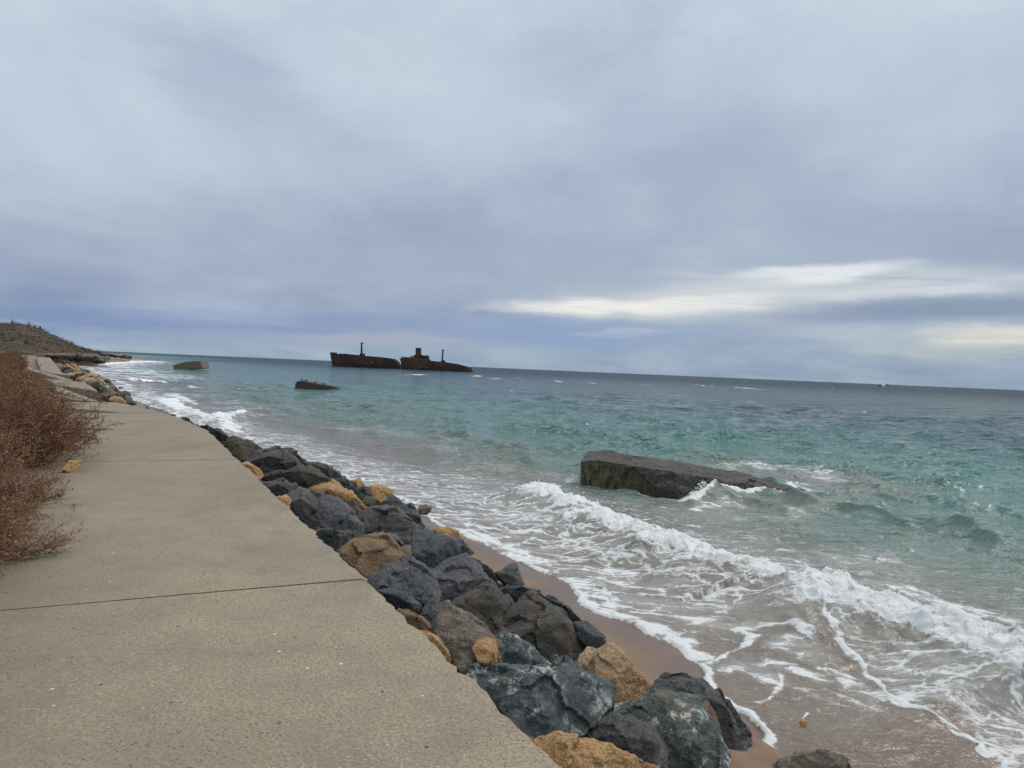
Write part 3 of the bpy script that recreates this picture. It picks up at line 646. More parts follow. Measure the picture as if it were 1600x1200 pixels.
G('4', [(690, 125), (740, 135), (810, 200), (880, 285), (890, 320), (840, 290), (760, 180)], 'basalt', 'narrow dark stone strip behind the humped speckled grey boulder', lift=-.35)
G('4', [(120, 345), (240, 335), (330, 378), (375, 430), (350, 480), (240, 440), (180, 400)], 'basalt2', 'flat slate blue stone wedged under the speckled grey boulder at the path', lift=-.15)
G('4', [(200, 430), (300, 450), (430, 515), (445, 572), (340, 575), (270, 510)], 'rustslab', 'thin brown green slab stone sticking out along the path edge', lift=-.1)
G('4', [(330, 540), (430, 520), (450, 600), (380, 600)], 'basalt2', 'small bluish chip of stone beneath the thin brown slab stone', lift=-.2)
G('4', [(375, 490), (420, 430), (460, 396), (535, 430), (530, 520), (500, 610), (450, 590), (420, 530)], 'basalt2', 'angular black blue boulder left of the speckled tan one', lift=-.05)
G('4', [(500, 620), (515, 500), (550, 433), (640, 455), (740, 530), (820, 600), (862, 700), (858, 772), (780, 782), (715, 810), (700, 885), (630, 840), (560, 750)], 'speck', 'speckled tan conglomerate boulder with an orange lump at its lower corner', lift=.05, style=1)
G('4', [(718, 690), (750, 648), (810, 625), (850, 650), (865, 710), (860, 775), (800, 782), (750, 760)], 'orange', 'small peach orange stone stuck to the speckled tan boulder', lift=.22, style=1)
G('4', [(370, 590), (420, 585), (500, 640), (560, 708), (574, 775), (510, 770), (430, 680)], 'orange', 'peach limestone chunk peeping out beside the path edge', lift=-.05, style=1)
G('4', [(850, 650), (880, 620), (910, 606), (1000, 645), (1100, 720), (1210, 792), (1150, 820), (1000, 818), (870, 775)], 'green', 'slate grey boulder with a white patch on its tip, above the white mottled one', lift=-.05)
G('4', [(540, 770), (600, 810), (700, 885), (660, 890), (600, 850)], 'basalt', 'dark low stone in shadow beneath the speckled tan boulder', lift=-.3)
G('3', [(735, 822), (860, 738), (900, 745), (1000, 760), (1100, 800), (1182, 860), (1060, 905), (985, 960), (975, 1005), (930, 1003), (860, 940), (790, 880)], 'rustslab', 'large flat rusty brown boulder touching the path above its crack', bulge=.18)
G('3', [(600, 700), (650, 735), (700, 715), (860, 713), (875, 735), (800, 790), (730, 822), (660, 770)], 'basalt2', 'flat slate boulder above the rusty brown flat one at the path', lift=-.08)
G('3', [(890, 735), (940, 718), (1060, 720), (1090, 750), (1110, 790), (1000, 765)], 'green', 'flat grey green slab top between the rusty brown boulder and the dark long one', lift=-.08)
G('3', [(590, 620), (600, 520), (690, 498), (760, 530), (820, 600), (870, 680), (872, 720), (700, 715), (640, 740), (600, 700)], 'grey', 'large grey green boulder right below the orange draped rock', bulge=.25)
G('3', [(735, 528), (790, 525), (870, 590), (907, 640), (895, 700), (872, 722), (830, 640)], 'brownrock', 'brownish boulder side next to the large grey green one', lift=-.05)
G('3', [(578, 468), (640, 440), (700, 422), (780, 458), (862, 520), (897, 592), (850, 562), (790, 528), (690, 502), (605, 515)], 'orange', 'bright orange limestone boulder high in the slope, widest of the orange ones', lift=.06, style=1)
G('3', [(450, 560), (460, 500), (520, 458), (580, 470), (600, 520), (592, 600), (640, 660), (590, 702), (520, 640)], 'basalt', 'rounded black boulder with pale scratches near the small orange stone', bulge=.3)
G('3', [(300, 425), (400, 408), (530, 455), (460, 505), (380, 505), (330, 470)], 'basalt', 'dark wedge boulder by the path above the small orange stone')
G('3', [(378, 508), (440, 492), (464, 522), (450, 572), (405, 545)], 'orange', 'small orange stone beside the path between two black boulders', style=1)
G('3', [(172, 318), (210, 307), (285, 350), (300, 380), (275, 414), (220, 372)], 'orange', 'pale tan stone at the path edge under the weedy dark boulder', style=1)
G('3', [(190, 300), (280, 250), (380, 238), (480, 288), (555, 342), (420, 352), (330, 378), (285, 365), (230, 335)], 'basalt', 'big black pyramid boulder below the weedy one', bulge=.3)
G('3', [(325, 238), (390, 224), (460, 238), (530, 280), (545, 305), (540, 325), (480, 300), (390, 250)], 'basalt', 'rounded black boulder top behind the black pyramid one', lift=-.25)
G('3', [(280, 405), (310, 375), (450, 345), (560, 345), (680, 398), (725, 432), (640, 445), (580, 470), (500, 425), (400, 412)], 'brownrock', 'dark brown boulder with a rusty top in the upper slope', lift=.03)
G('3', [(540, 315), (560, 300), (600, 310), (660, 345), (775, 374), (779, 409), (700, 408), (600, 365)], 'basalt', 'flat black boulder at the water edge with spray behind it', lift=-.1)
G('3', [(685, 408), (780, 405), (850, 450), (880, 515), (800, 500), (740, 440)], 'basalt', 'black boulder right of the orange limestone one', lift=-.05)
G('3', [(812, 412), (860, 398), (892, 440), (855, 455)], 'orange', 'pale orange stone at the surf line behind the black boulders', style=1, lift=-.2)
G('3', [(925, 452), (980, 443), (1060, 470), (1052, 492), (995, 545), (950, 512)], 'orange', 'deep orange stone on the outer edge of the rocks', style=1, lift=-.15)
G('3', [(855, 452), (930, 448), (955, 500), (900, 518), (868, 512)], 'basalt2', 'small dark boulder left of the deep orange stone', lift=-.15)
G('3', [(1000, 540), (1048, 488), (1092, 520), (1122, 562), (1060, 592)], 'basalt', 'black boulder right of the deep orange stone', lift=-.1)
G('3', [(870, 540), (902, 505), (952, 512), (985, 545), (905, 575)], 'mossy', 'olive tan stone below the small dark boulder', lift=-.03)
G('3', [(890, 590), (980, 548), (1060, 588), (1130, 640), (1200, 700), (1305, 762), (1290, 842), (1185, 862), (1100, 765), (1050, 722), (900, 722), (900, 640)], 'basalt', 'very long dark boulder running diagonally through mid slope', bulge=.25)
G('3', [(1065, 590), (1110, 558), (1162, 563), (1200, 620), (1240, 688), (1220, 694), (1150, 660)], 'basalt2', 'black boulder overlooking the brown sand and the lone stone in the water', lift=-.15)
G('3', [(1190, 700), (1300, 752), (1440, 768), (1492, 862), (1400, 882), (1280, 928), (1240, 872), (1180, 858)], 'basalt2', 'dark blocky boulder behind the speckled grey pair', bulge=.28)
G('3', [(1298, 702), (1350, 688), (1400, 698), (1442, 740), (1482, 792), (1420, 775), (1350, 752)], 'orange', 'orange brown stone lying at the edge of the dry sand', style=1, lift=-.2)
G('3', [(1445, 792), (1500, 798), (1527, 830), (1500, 857), (1475, 840)], 'basalt', 'small black stone on the sand beside the orange brown one', lift=-.3)
G('3', [(70, 172), (120, 168), (200, 180), (300, 236), (200, 300), (150, 285), (105, 235)], 'mossy', 'weedy dark boulder overgrown with dry grass at the path bend', lift=0, style=1)
G('3', [(-60, 95), (0, 112), (60, 130), (125, 172), (60, 178), (0, 150)], 'basalt', 'low dark flat boulder next to the path bend, above the weedy one', lift=.0)
GS = 'sparse stones on the beach'
G('4', [(862, 222), (940, 178), (975, 173), (1010, 210), (1030, 290), (1010, 319), (960, 312), (925, 250)], 'basalt', 'black fin shaped rock alone on the brown sand', cat='rock', depth=13.2, group=GS)
G('3', [(1198, 595), (1210, 563), (1250, 550), (1280, 565), (1275, 590), (1230, 602)], 'speck', 'lone brown stone sitting in the foam', cat='rock', depth=18.4, style=1, group=GS)
G('0', [(1213, 1192), (1240, 1184), (1290, 1182), (1322, 1190), (1335, 1215), (1215, 1220)], 'speck', 'brown pitted rock half cut by the bottom of the view, on wet sand', cat='rock', depth=7.5, style=1, group=GS)
G('0', [(1249, 1128), (1255, 1123), (1261, 1127), (1260, 1135), (1252, 1136)], 'orange', 'tiny orange pebble in the thin wash', cat='rock', depth=8.55, group=GS)
G('0', [(1119, 1192), (1130, 1189), (1137, 1196), (1130, 1206), (1118, 1204)], 'orange', 'small orange stone at the foot of the rust spotted boulder', cat='rock', depth=7.1, group=GS)
# stones peeping over the path bend
for crop, pts, mat, dp, lab in [
    ('6', [(596, 515), (605, 475), (632, 462), (655, 480), (668, 520)], 'basalt', 29, 'round black stone peeping over the path bend'),
    ('6', [(485, 452), (495, 420), (545, 412), (600, 428), (620, 455)], 'mossy', 31, 'olive brown flat stone just behind the path bend'),
    ('6', [(320, 400), (345, 380), (425, 382), (440, 405)], 'rustslab', 36, 'reddish flat stone seen over the curving path edge'),
    ('6', [(158, 352), (165, 338), (205, 338), (218, 355)], 'mossy', 34, 'thin dark stone sliver over the curving path edge'),
    ('6', [(60, 315), (65, 280), (90, 270), (112, 290), (115, 322)], 'speck', 37, 'tan round stone standing on the curving path edge'),
    ('6', [(640, 545), (700, 515), (800, 545), (935, 610), (1000, 640), (900, 630), (760, 590)], 'basalt', 28, 'long black stone lying along the outside of the path bend'),
    ('6', [(820, 585), (890, 570), (960, 595), (1080, 640), (1150, 690), (1050, 680), (930, 640)], 'basalt', 26, 'black flat boulder with foam splashing behind it near the bend'),
    ('6', [(930, 650), (1060, 655), (1140, 690), (1060, 710), (970, 695)], 'brownrock', 24.5, 'flat reddish brown stone tucked beneath the foam splashed black boulder'),
    ('2', [(780, 190), (800, 148), (850, 135), (890, 165), (935, 260), (860, 270), (800, 250)], 'green', 38, 'big grey green boulder propping the thick tilted concrete slab'),
    ('2', [(800, 280), (820, 258), (870, 255), (900, 290), (870, 315)], 'tan', 34, 'tan boulder at the corner of the thick tilted slab'),
    ('2', [(870, 300), (900, 268), (960, 270), (1040, 310), (1040, 340), (950, 332)], 'tan', 32, 'wide tan boulder beside the curving path edge'),
    ('2', [(1030, 270), (1060, 250), (1100, 275), (1120, 320), (1060, 325)], 'speck', 35, 'brown peaked boulder right of the wide tan one'),
    ('2', [(1040, 345), (1060, 315), (1120, 312), (1160, 345), (1120, 352)], 'mossy', 30, 'dark low stone where rocks end at the path edge'),
    ('2', [(740, 285), (760, 265), (800, 268), (810, 295)], 'rustslab', 34, 'small reddish stone in front of the thick tilted slab'),
    ('2', [(920, 195), (930, 170), (960, 190), (985, 260), (950, 255)], 'brownrock', 42, 'dark brown boulder right of the big grey green one'),
    ('2', [(895, 165), (900, 150), (925, 150), (935, 165)], 'basalt', 60, 'tiny black stone awash beyond the big grey green boulder'),
    ('2', [(1020, 215), (1025, 203), (1045, 203), (1048, 213)], 'basalt', 62, 'little black rock just breaking the surf'),
    ('2', [(970, 180), (980, 163), (1005, 165), (1010, 180)], 'speck', 66, 'little brown rock in the surf left of the breaking wave'),
    ('2', [(820, 105), (825, 85), (860, 80), (880, 105), (860, 120)], 'brownrock', 62, 'dark reddish stone at the surf line beyond the slabs')]:
    boulder(crop, pts, mat, lab, depth=dp, tgt=.12)

# generic rock meshes reused for repeats
def generic(seed, mat, style=0, tgt=.16):
    rn = random.Random(seed); pts = []
    for _ in range(22):
        v = Vector((rn.gauss(0, 1), rn.gauss(0, 1), rn.gauss(0, 1))).normalized(); pts.append(Vector((v.x*.55, v.y*.45, v.z*.36))*rn.uniform(.85, 1.15))
    bm = hull_bm(pts); rough_rock(bm, 1.0, seed, tgt, 1.0, style); me = bm_to(bm, 'boulder', True); me.set_sharp_from_angle(angle=R(40)); me.materials.append(M[mat]); return me
DARK = [generic(100+i, mt, 0) for i, mt in enumerate(['basalt', 'basalt2', 'brownrock', 'grey', 'green', 'mossy'])]
TAN = [generic(200+i, mt, 1) for i, mt in enumerate(['orange', 'tan', 'speck', 'rustslab'])]
def drop(me, loc, s, rn, label, group, name='boulder', cat='boulder'):
    o = link(name, me, loc=loc); o.scale = (s, s, s*rn.uniform(.8, 1.1)); o.rotation_euler = (rn.uniform(-.4, .4), rn.uniform(-.4, .4), rn.uniform(0, 6.28)); tag(o, label, cat, group); return o
# small stones filling the gaps under the big ones
rn = random.Random(5)
for s in np.arange(-1.0, 17.5, .9):
    for w in (.9, 2.3):
        q, nl = path_frame(float(s)+rn.uniform(-.3, .3)); p = q-nl*(w+rn.uniform(-.25, .25)); zz = 2.1-.4634*w-.52
        if math.hypot(p.x, p.y) < 2.3: continue
        drop(rn.choice(DARK), (p.x, p.y, zz), rn.uniform(.55, .8), rn, 'small dark stone in the shadowed gaps under the big boulders', 'filler stones in the gaps')

# far shore: heaps of tan and dark rock along the path and round the point
def pathpt(s):
    acc = 0; pts = PATHR[5:]
    for (ax, ay), (bx, by) in zip(pts[:-1], pts[1:]):
        L = math.hypot(bx-ax, by-ay)
        if s <= acc+L: dd = Vector(((bx-ax)/L, (by-ay)/L)); return Vector((ax, ay))+dd*(s-acc), Vector((-dd.y, dd.x))
        acc += L
def quad(px, py, lo, hi): pass
rn = random.Random(8)
def scatter(poly, n, meshes, size, label, group, stuff=0):
    acc_ = []
    xs_ = [p[0] for p in poly]; ys_ = [p[1] for p in poly]; k = 0
    while k < n:
        px, py = rn.uniform(min(xs_), max(xs_)), rn.uniform(min(ys_), max(ys_)); ins = False
        for i in range(len(poly)):
            (x1, y1), (x2, y2) = poly[i], poly[i-1]
            if (y1 > py) != (y2 > py) and px < (x2-x1)*(py-y1)/(y2-y1)+x1: ins = not ins
        if not ins: continue
        # heap surface: height falls from path level at the upper-left to the water at the lower-right
        zz = ZF(px, py); p = at(px, py, zz); s = rn.uniform(*size)
        k += 1
        if not stuff: drop(rn.choice(meshes), p, s, rn, label, group); continue
        src = rn.choice(meshes); co_ = np.empty(len(src.vertices)*3, np.float32); src.vertices.foreach_get('co', co_); fc_ = np.array([tuple(q.vertices) for q in src.polygons])
        an = rn.uniform(0, 6.28); mt_ = np.array([[math.cos(an), -math.sin(an), 0], [math.sin(an), math.cos(an), 0], [0, 0, 1]]); acc_.append((co_.reshape(-1, 3)@mt_.T*s+np.array(p), fc_))
    if stuff:
        V_ = []; F_ = []; b0 = 0
        for v_, f_ in acc_: V_.append(v_); F_.append(f_+b0); b0 += len(v_)
        tag(link('rubble', mesh_np('rubble', np.concatenate(V_), np.concatenate(F_)), meshes[0].materials[0]), label, 'rubble', kind='stuff')
def lineside(a, b, px, py):
    dx, dy = b[0]-a[0], b[1]-a[1]; return ((px-a[0])*dy-(py-a[1])*dx)/math.hypot(dx, dy)
# near heap: inner edge along the path (slabs), outer edge along the surf
def ZF(px, py):
    inn = np.interp(py, [558, 570, 582, 596, 612, 625], [80, 89, 98, 130, 158, 175]); out = np.interp(py, [568, 580, 596, 612, 630], [122, 148, 178, 200, 232])
    return float(np.interp((px-inn)/(out-inn), [0, 1], [2.3, .1]))
scatter([(98, 570), (118, 568), (148, 586), (172, 600), (150, 606), (128, 594), (98, 580)], 92, TAN[:2]+TAN[:3]+[DARK[2]], (.5, 1.0), 'orange tan boulder in the heap beside the broken far slabs', 'orange boulders beside the broken slabs')
scatter([(148, 588), (176, 602), (196, 618), (182, 626), (160, 612), (138, 600)], 36, [DARK[2], DARK[0], TAN[3], DARK[4], TAN[2]], (.5, .85), 'mixed brown and black boulder at the surf below the tilted slabs', 'mixed boulders at the surf below the slabs')
def ZF(px, py): return float(np.interp(py-(554+(px-70)*.035), [0, 12], [2.6, .2]))
scatter([(68, 553), (100, 552), (150, 553), (163, 567), (120, 569), (95, 568), (80, 560)], 66, DARK[:5]+DARK[:5]+[TAN[2], TAN[1], TAN[1], TAN[0]], (1.0, 1.8), 'grey black boulder in the far armour bank below the hill', 'far armour bank below the hill')
scatter([(68, 553), (100, 552), (150, 553), (163, 567), (120, 569), (95, 568), (80, 560)], 420, TAN[2:3], (.6, 1.3), 'small grey rubble packed between boulders of the far armour bank', None, 1)
# low dark jetty past the point and its sand spit
pts = [aty(150, 552.5, 330), aty(196, 559.8, 330), aty(196, 556.7, 330), aty(185, 556.0, 330), aty(160, 552.7, 330), aty(155, 551, 330), aty(150, 551.4, 330)]
V = []; n = len(pts)
for dy in (0, 6): V += [(p.x, p.y+dy, p.z) for p in pts]
me = mesh_py('jetty', V, [list(range(n)), list(range(2*n-1, n-1, -1))]+[[i, i+n, (i+1) % n+n, (i+1) % n] for i in range(n)])
bm = bmesh.new(); bm.from_mesh(me); bmesh.ops.recalc_face_normals(bm, faces=bm.faces); bmesh.ops.triangulate(bm, faces=bm.faces); rough_rock(bm, 4.0, 3, 1.0, 1.2); bm.to_mesh(me); bm.free()
tag(link('jetty', me, M['basalt']), 'low dark rubble jetty running out from the far point', 'jetty')
spit = [at(148, 562, .3), at(185, 563.5, .3), at(214, 563.2, .1), at(218, 562, .05), at(200, 560, .3), at(150, 556, .6)]
m_, t, b = mat_new('spit_sand', .9); t.put(b.inputs['Base Color'], t.mix(t.noise(t.node('ShaderNodeNewGeometry').outputs['Position'], .3), (.24, .17, .11), (.34, .25, .17))); M['spit'] = m_
tag(link('beach_spit', prism('beach_spit', [tuple(p) for p in spit], .8, 3, .15), m_), kind='structure')

# ------------------------------------------------------------------ concrete blocks in the water
def mat_block(name, top, side, weed, green=True):
    m, t, b = mat_new(name, .75); ge = t.node('ShaderNodeNewGeometry'); p = ge.outputs['Position']
    nz_ = t.node('ShaderNodeSeparateXYZ', {0: ge.outputs['Normal']}).outputs[2]; px_ = t.node('ShaderNodeSeparateXYZ', {0: p})
    a = t.noise(p, 1.3, 5, .6); f = t.noise(p, 11, 5, .7); st = t.noise(t.map(p, sc=(2.5, 2.5, .5)), 3, 4, .65)
    c = t.mix(t.ramp(f, .4, .65), side, tuple(v*.45 for v in side))
    c = t.mix(t.math('MULTIPLY', t.ramp(nz_, .4, .8), t.math('MULTIPLY', t.ramp(f, .40, .60, .05, 1.0), t.ramp(t.noise(t.map(p, sc=(.5, 1.6, 1)), 2.6, 5, .65), .38, .6, .15, 1))), c, top)
    if green: c = t.mix(t.math('MULTIPLY', t.math('MULTIPLY', t.ramp(px_.outputs[0], 5.6, 3.0), t.ramp(st, .38, .62)), t.math('MULTIPLY', t.ramp(px_.outputs[2], .95, .75), t.ramp(nz_, .6, .3))), c, weed)
    t.put(b.inputs['Base Color'], c); bump(t, b, t.math('ADD', f, a), .10, 1); t.put(b.inputs['Roughness'], t.ramp(f, .3, .7, .4, .9)); return m
M['block'] = mat_block('weedy_concrete', (.125, .115, .10), (.030, .024, .018), (.13, .13, .045))
M['block2'] = mat_block('dark_concrete', (.05, .045, .045), (.075, .055, .048), (.1, .1, .1), False)
M['block3'] = mat_block('tan_concrete', (.30, .24, .17), (.20, .15, .10), (.1, .1, .1), False)
def loftblock(name, secs, tgt, amp, mat, label):
    """secs: list of cross-sections (4+ points each), joined end to end"""
    bm = bmesh.new(); rings = [[bm.verts.new(p) for p in s_] for s_ in secs]; n = len(secs[0])
    for a, b_ in zip(rings[:-1], rings[1:]):
        for i in range(n): bm.faces.new((a[i], a[(i+1) % n], b_[(i+1) % n], b_[i]))
    bm.faces.new(rings[0][::-1]); bm.faces.new(rings[-1]); bmesh.ops.recalc_face_normals(bm, faces=bm.faces)
    rough_rock(bm, amp, 47, tgt, 1.9, 0, .06); me = bm_to(bm, name, True); me.set_sharp_from_angle(angle=R(45))
    return tag(link(name, me, M[mat]), label, 'concrete block', 'sunken concrete blocks offshore')
def sec(fb, ft, bt, bb): return [fb, ft, bt, bb]
def blockpix(cols, yb=1.8, base=-.6):
    out = []
    for (px, pt, pm, yy) in cols:   # px, top edge pixel row (front), back top row, distance
        T = aty(px, pt, yy); Bk = aty(px+ (12 if yb > 1 else 4), pm, yy+yb)
        bf = .45*math.exp(-((px-1040)/55.)**2); out.append([(T.x, T.y-bf-.1, base), (T.x, T.y-.10-bf*.5, T.z-.55), (T.x, T.y-.04, T.z-.16), (T.x, T.y+.08, T.z), (Bk.x, Bk.y, Bk.z), (Bk.x, Bk.y, base)])
    return out
loftblock('concrete_block', blockpix([(908, 722, 706, 27.2), (935, 720, 704.5, 26.8), (975, 727, 711, 26.2), (1020, 733, 717, 25.4), (1055, 738, 722, 25.2), (1095, 745, 731, 25.6), (1140, 752, 740, 26.0), (1190, 760, 750, 26.6), (1232, 765, 757, 27.0), (1258, 770, 764, 27.2), (1285, 788, 784, 27.5)], 1.9), .09, .9, 'block', 'long weedy concrete block sloping into the surf, waves breaking over its low end')
def simple_block(prof, y0, depth, tgt, amp, mat, label, yr=0.0):
    pts_ = [aty(px, py, y0+yr*(px-prof[0][0])/60) for px, py in prof]; n = len(pts_)
    bm = bmesh.new(); A = [bm.verts.new(p) for p in pts_]; B_ = [bm.verts.new((p.x-.02*depth, p.y+depth, p.z)) for p in pts_]
    bm.faces.new(A); bm.faces.new(B_[::-1])
    for i in range(n): bm.faces.new((A[i], B_[i], B_[(i+1) % n], A[(i+1) % n]))
    bmesh.ops.recalc_face_normals(bm, faces=bm.faces); rough_rock(bm, amp, 33, tgt, 1.0, 0, .0); me = bm_to(bm, 'concrete_block', True); me.set_sharp_from_angle(angle=R(40))
    return tag(link('concrete_block', me, M[mat]), label, 'concrete block', 'sunken concrete blocks offshore')
simple_block([(461, 603.5), (462, 598), (465, 595.4), (471, 595.3), (500, 600.5), (520, 604.0), (529, 606.3), (529, 613), (461, 613)], 104, 3.0, .25, 1.2, 'block2', 'dark wedge of broken concrete with birds standing on its top')
simple_block([(270.5, 573), (270.5, 570.5), (290, 565.3), (313, 563.6), (317, 575.5), (300, 577), (271, 577)], 205, 5, .5, 2.4, 'block3', 'tan topped tilted concrete block off the left shore, farthest of the three')

# ------------------------------------------------------------------ spray thrown up by the breaking water
m, t, b = mat_new('spray', .6); t.put(b.inputs['Base Color'], (.88, .90, .90)); M['spray'] = m
rg = np.random.default_rng(17); C_ = []
def burst(px, py, n, w, h):
    q = at(px, py, 0.05); u = rg.normal(size=n)*.5; hh_ = rg.uniform(0, 1, n)**1.7; C_.append(np.stack([q.x+u*w*(.4+hh_), q.y+rg.normal(size=n)*.12, .05+hh_*h*np.clip(1-np.abs(u), .1, 1)], 1))
for a_ in [(1098, 776, 900, .45, .55), (1118, 775, 500, .35, .40), (1135, 774, 350, .5, .25), (1170, 773, 350, .8, .22), (1215, 774, 350, .8, .22), (897, 752, 350, .35, .30), (1250, 776, 260, .5, .18), (538, 752, 260, .3, .5)]: burst(*a_)
for line_, n in (([(838, 780), (880, 800), (985, 848), (1095, 893), (1216, 930)], 1500), ([(1262, 930), (1340, 975), (1465, 1008), (1600, 1066)], 1500)):
    w_ = W2(line_); k_ = rg.integers(0, len(w_)-1, n); f_ = rg.uniform(0, 1, n); a0_ = np.array(w_)[k_]; b0_ = np.array(w_)[k_+1]; p_ = a0_+(b0_-a0_)*f_[:, None]+rg.normal(size=(n, 2))*.22; C_.append(np.concatenate([p_, (.28+rg.exponential(.09, n))[:, None]], 1))
C_ = np.concatenate(C_); n = len(C_); sz = rg.uniform(.004, .013, n)*np.clip(np.hypot(C_[:, 0], C_[:, 1])/14, .7, 1.7)
tet = np.array([(1, 1, 1), (1, -1, -1), (-1, 1, -1), (-1, -1, 1)])*.8; V = (C_[:, None]+tet[None]*sz[:, None, None]).reshape(-1, 3); i4 = np.arange(n)[:, None]*4
me = mesh_np('spray', V, np.concatenate([i4+np.array(f_) for f_ in ((0, 1, 2), (0, 3, 1), (0, 2, 3), (1, 3, 2))]), False)
tag(link('sea_spray', me, M['spray']), 'white droplets thrown up by the breakers and by waves hitting the concrete block', 'spray', kind='stuff')

# ------------------------------------------------------------------ birds
m, t, b = mat_new('bird_white', .8); t.put(b.inputs['Base Color'], (.55, .55, .54)); M['bw'] = m
m, t, b = mat_new('bird_dark', .8); t.put(b.inputs['Base Color'], (.03, .03, .035)); M['bd'] = m
def bird_mesh(flying, dark=False, k=1.0):
    bm = bmesh.new()
    secs = [(-.30, .00, .01), (-.20, .01, .035), (-.05, .02, .075), (.10, .02, .08), (.20, .03, .05), (.25, .05, .045), (.30, .055, .035), (.34, .05, .012), (.40, .045, .003)]
    rings = [[bm.verts.new((x_, r_*math.cos(a), z_+r_*math.sin(a))) for a in [i*math.pi/4 for i in range(8)]] for x_, z_, r_ in secs]
    for a, b_ in zip(rings[:-1], rings[1:]):
        for i in range(8): bm.faces.new((a[i], b_[i], b_[(i+1) % 8], a[(i+1) % 8]))
    bm.faces.new(rings[0]); bm.faces.new(rings[-1][::-1])
    dk = []
    if flying:
        for sg in (1, -1):
            L = [(.10, .05*sg, .05), (.14, .30*sg, .20), (.02, .52*sg, .16), (-.14, .70*sg, .04)]; T_ = [(-.08, .05*sg, .04), (-.05, .30*sg, .17), (-.12, .52*sg, .13), (-.17, .70*sg, .035)]
            A = [bm.verts.new(p) for p in L]; B_ = [bm.verts.new(p) for p in T_]; A2 = [bm.verts.new((p[0], p[1], p[2]-.015)) for p in L]; B2 = [bm.verts.new((p[0], p[1], p[2]-.012)) for p in T_]
            for i in range(3):
                for q in ((A[i], A[i+1], B_[i+1], B_[i]), (A2[i], B2[i], B2[i+1], A2[i+1]), (A[i], A2[i], A2[i+1], A[i+1]), (B_[i], B_[i+1], B2[i+1], B2[i])):
                    f = bm.faces.new(q); dk.append(f) if i >= 1 else None
    else:
        for sg in (1, -1):
            for (x0, x1) in ((0.0, .02),):
                v = [bm.verts.new((x0+dx, .03*sg+dy, z_)) for z_ in (-.05, -.22) for dx, dy in ((0, 0), (.015, 0), (.015, .012), (0, .012))]
                for i in range(4): bm.faces.new((v[i], v[(i+1) % 4], v[(i+1) % 4+4], v[i+4]))
    bmesh.ops.recalc_face_normals(bm, faces=bm.faces)
    for f in bm.faces: f.material_index = 1 if (f in dk or dark) else 0
    me = bm_to(bm, 'bird', True); me.materials.append(M['bw']); me.materials.append(M['bd']); return me
BF = bird_mesh(True); BS = bird_mesh(False, True)
o = link('gull', BF, loc=aty(1380, 602.5, 88)); o.rotation_euler = (R(-25), R(5), R(80+95)); tag(o, 'white gull with dark wing tips flying low near the horizon at right', 'gull', 'gulls in flight')
o.rotation_euler = (R(-8), R(-42), R(100))
o = link('gull', BF, loc=aty(818, 597, 130)); o.rotation_euler = (R(40), R(10), R(75)); tag(o, 'tiny banking gull above the water right of the shipwreck', 'gull', 'gulls in flight')
for (px, py, lab) in [(472.5, 594.6, 'dark bird standing nearest the high end of the far concrete wedge'), (477, 595.4, 'dark bird standing second from the high end of the concrete wedge'), (492, 598.0, 'dark bird standing halfway down the concrete wedge'), (507, 600.6, 'dark bird standing on the low half of the concrete wedge')]:
    p = aty(px, py, 104.8); o = link('seabird', BS, loc=p); o.rotation_euler = (0, R(-35), R(rn.choice([10, 170, 190]))); o.scale = (1.1, 1.1, 1.1); tag(o, lab, 'seabird', 'birds standing on the concrete wedge')

# ------------------------------------------------------------------ shipwreck (two halves)
def mat_rust(name, dark, red, pale):
    m, t, b = mat_new(name, .85); p = t.node('ShaderNodeNewGeometry').outputs['Position']
    a = t.noise(t.map(p, sc=(.12, .12, .12)), 1, 5, .65); s_ = t.noise(t.map(p, sc=(.9, .9, .12)), 1, 4, .65); f = t.noise(p, 1.2, 4, .7)
    c = t.mix(t.ramp(t.math('ADD', t.math('MULTIPLY', a, .6), t.math('MULTIPLY', s_, .4)), .42, .6), dark, red)
    c = t.mix(t.math('MULTIPLY', t.ramp(f, .54, .68), .6), c, pale); t.put(b.inputs['Base Color'], c); bump(t, b, f, .2, .7); return m
M['hull'] = mat_rust('rusty_hull', (.024, .019, .021), (.075, .036, .024), (.085, .045, .03))
M['hull2'] = mat_rust('rusty_hull_brown', (.034, .022, .020), (.10, .048, .032), (.13, .07, .045))
M['dark'] = mat_rust('rusty_dark_steel', (.018, .016, .018), (.035, .024, .02), (.06, .04, .03))
m, t, b = mat_new('faded_lettering', .9); t.put(b.inputs['Base Color'], t.mix(t.ramp(t.noise(t.node('ShaderNodeNewGeometry').outputs['Position'], .8, 4), .4, .6), (.05, .03, .022), (.24, .14, .085))); M['letter'] = m
def crA(u, v): return 505+u/12.8, 530+v/12.8
def crB(u, v): return 615+u/12.308, 535+v/12.308
YS = lambda px: 545+(px-515)*.07
def sp(cr, u, v, off=0.0):
    px, py = cr(u, v); return aty(px, py, YS(px)+off)
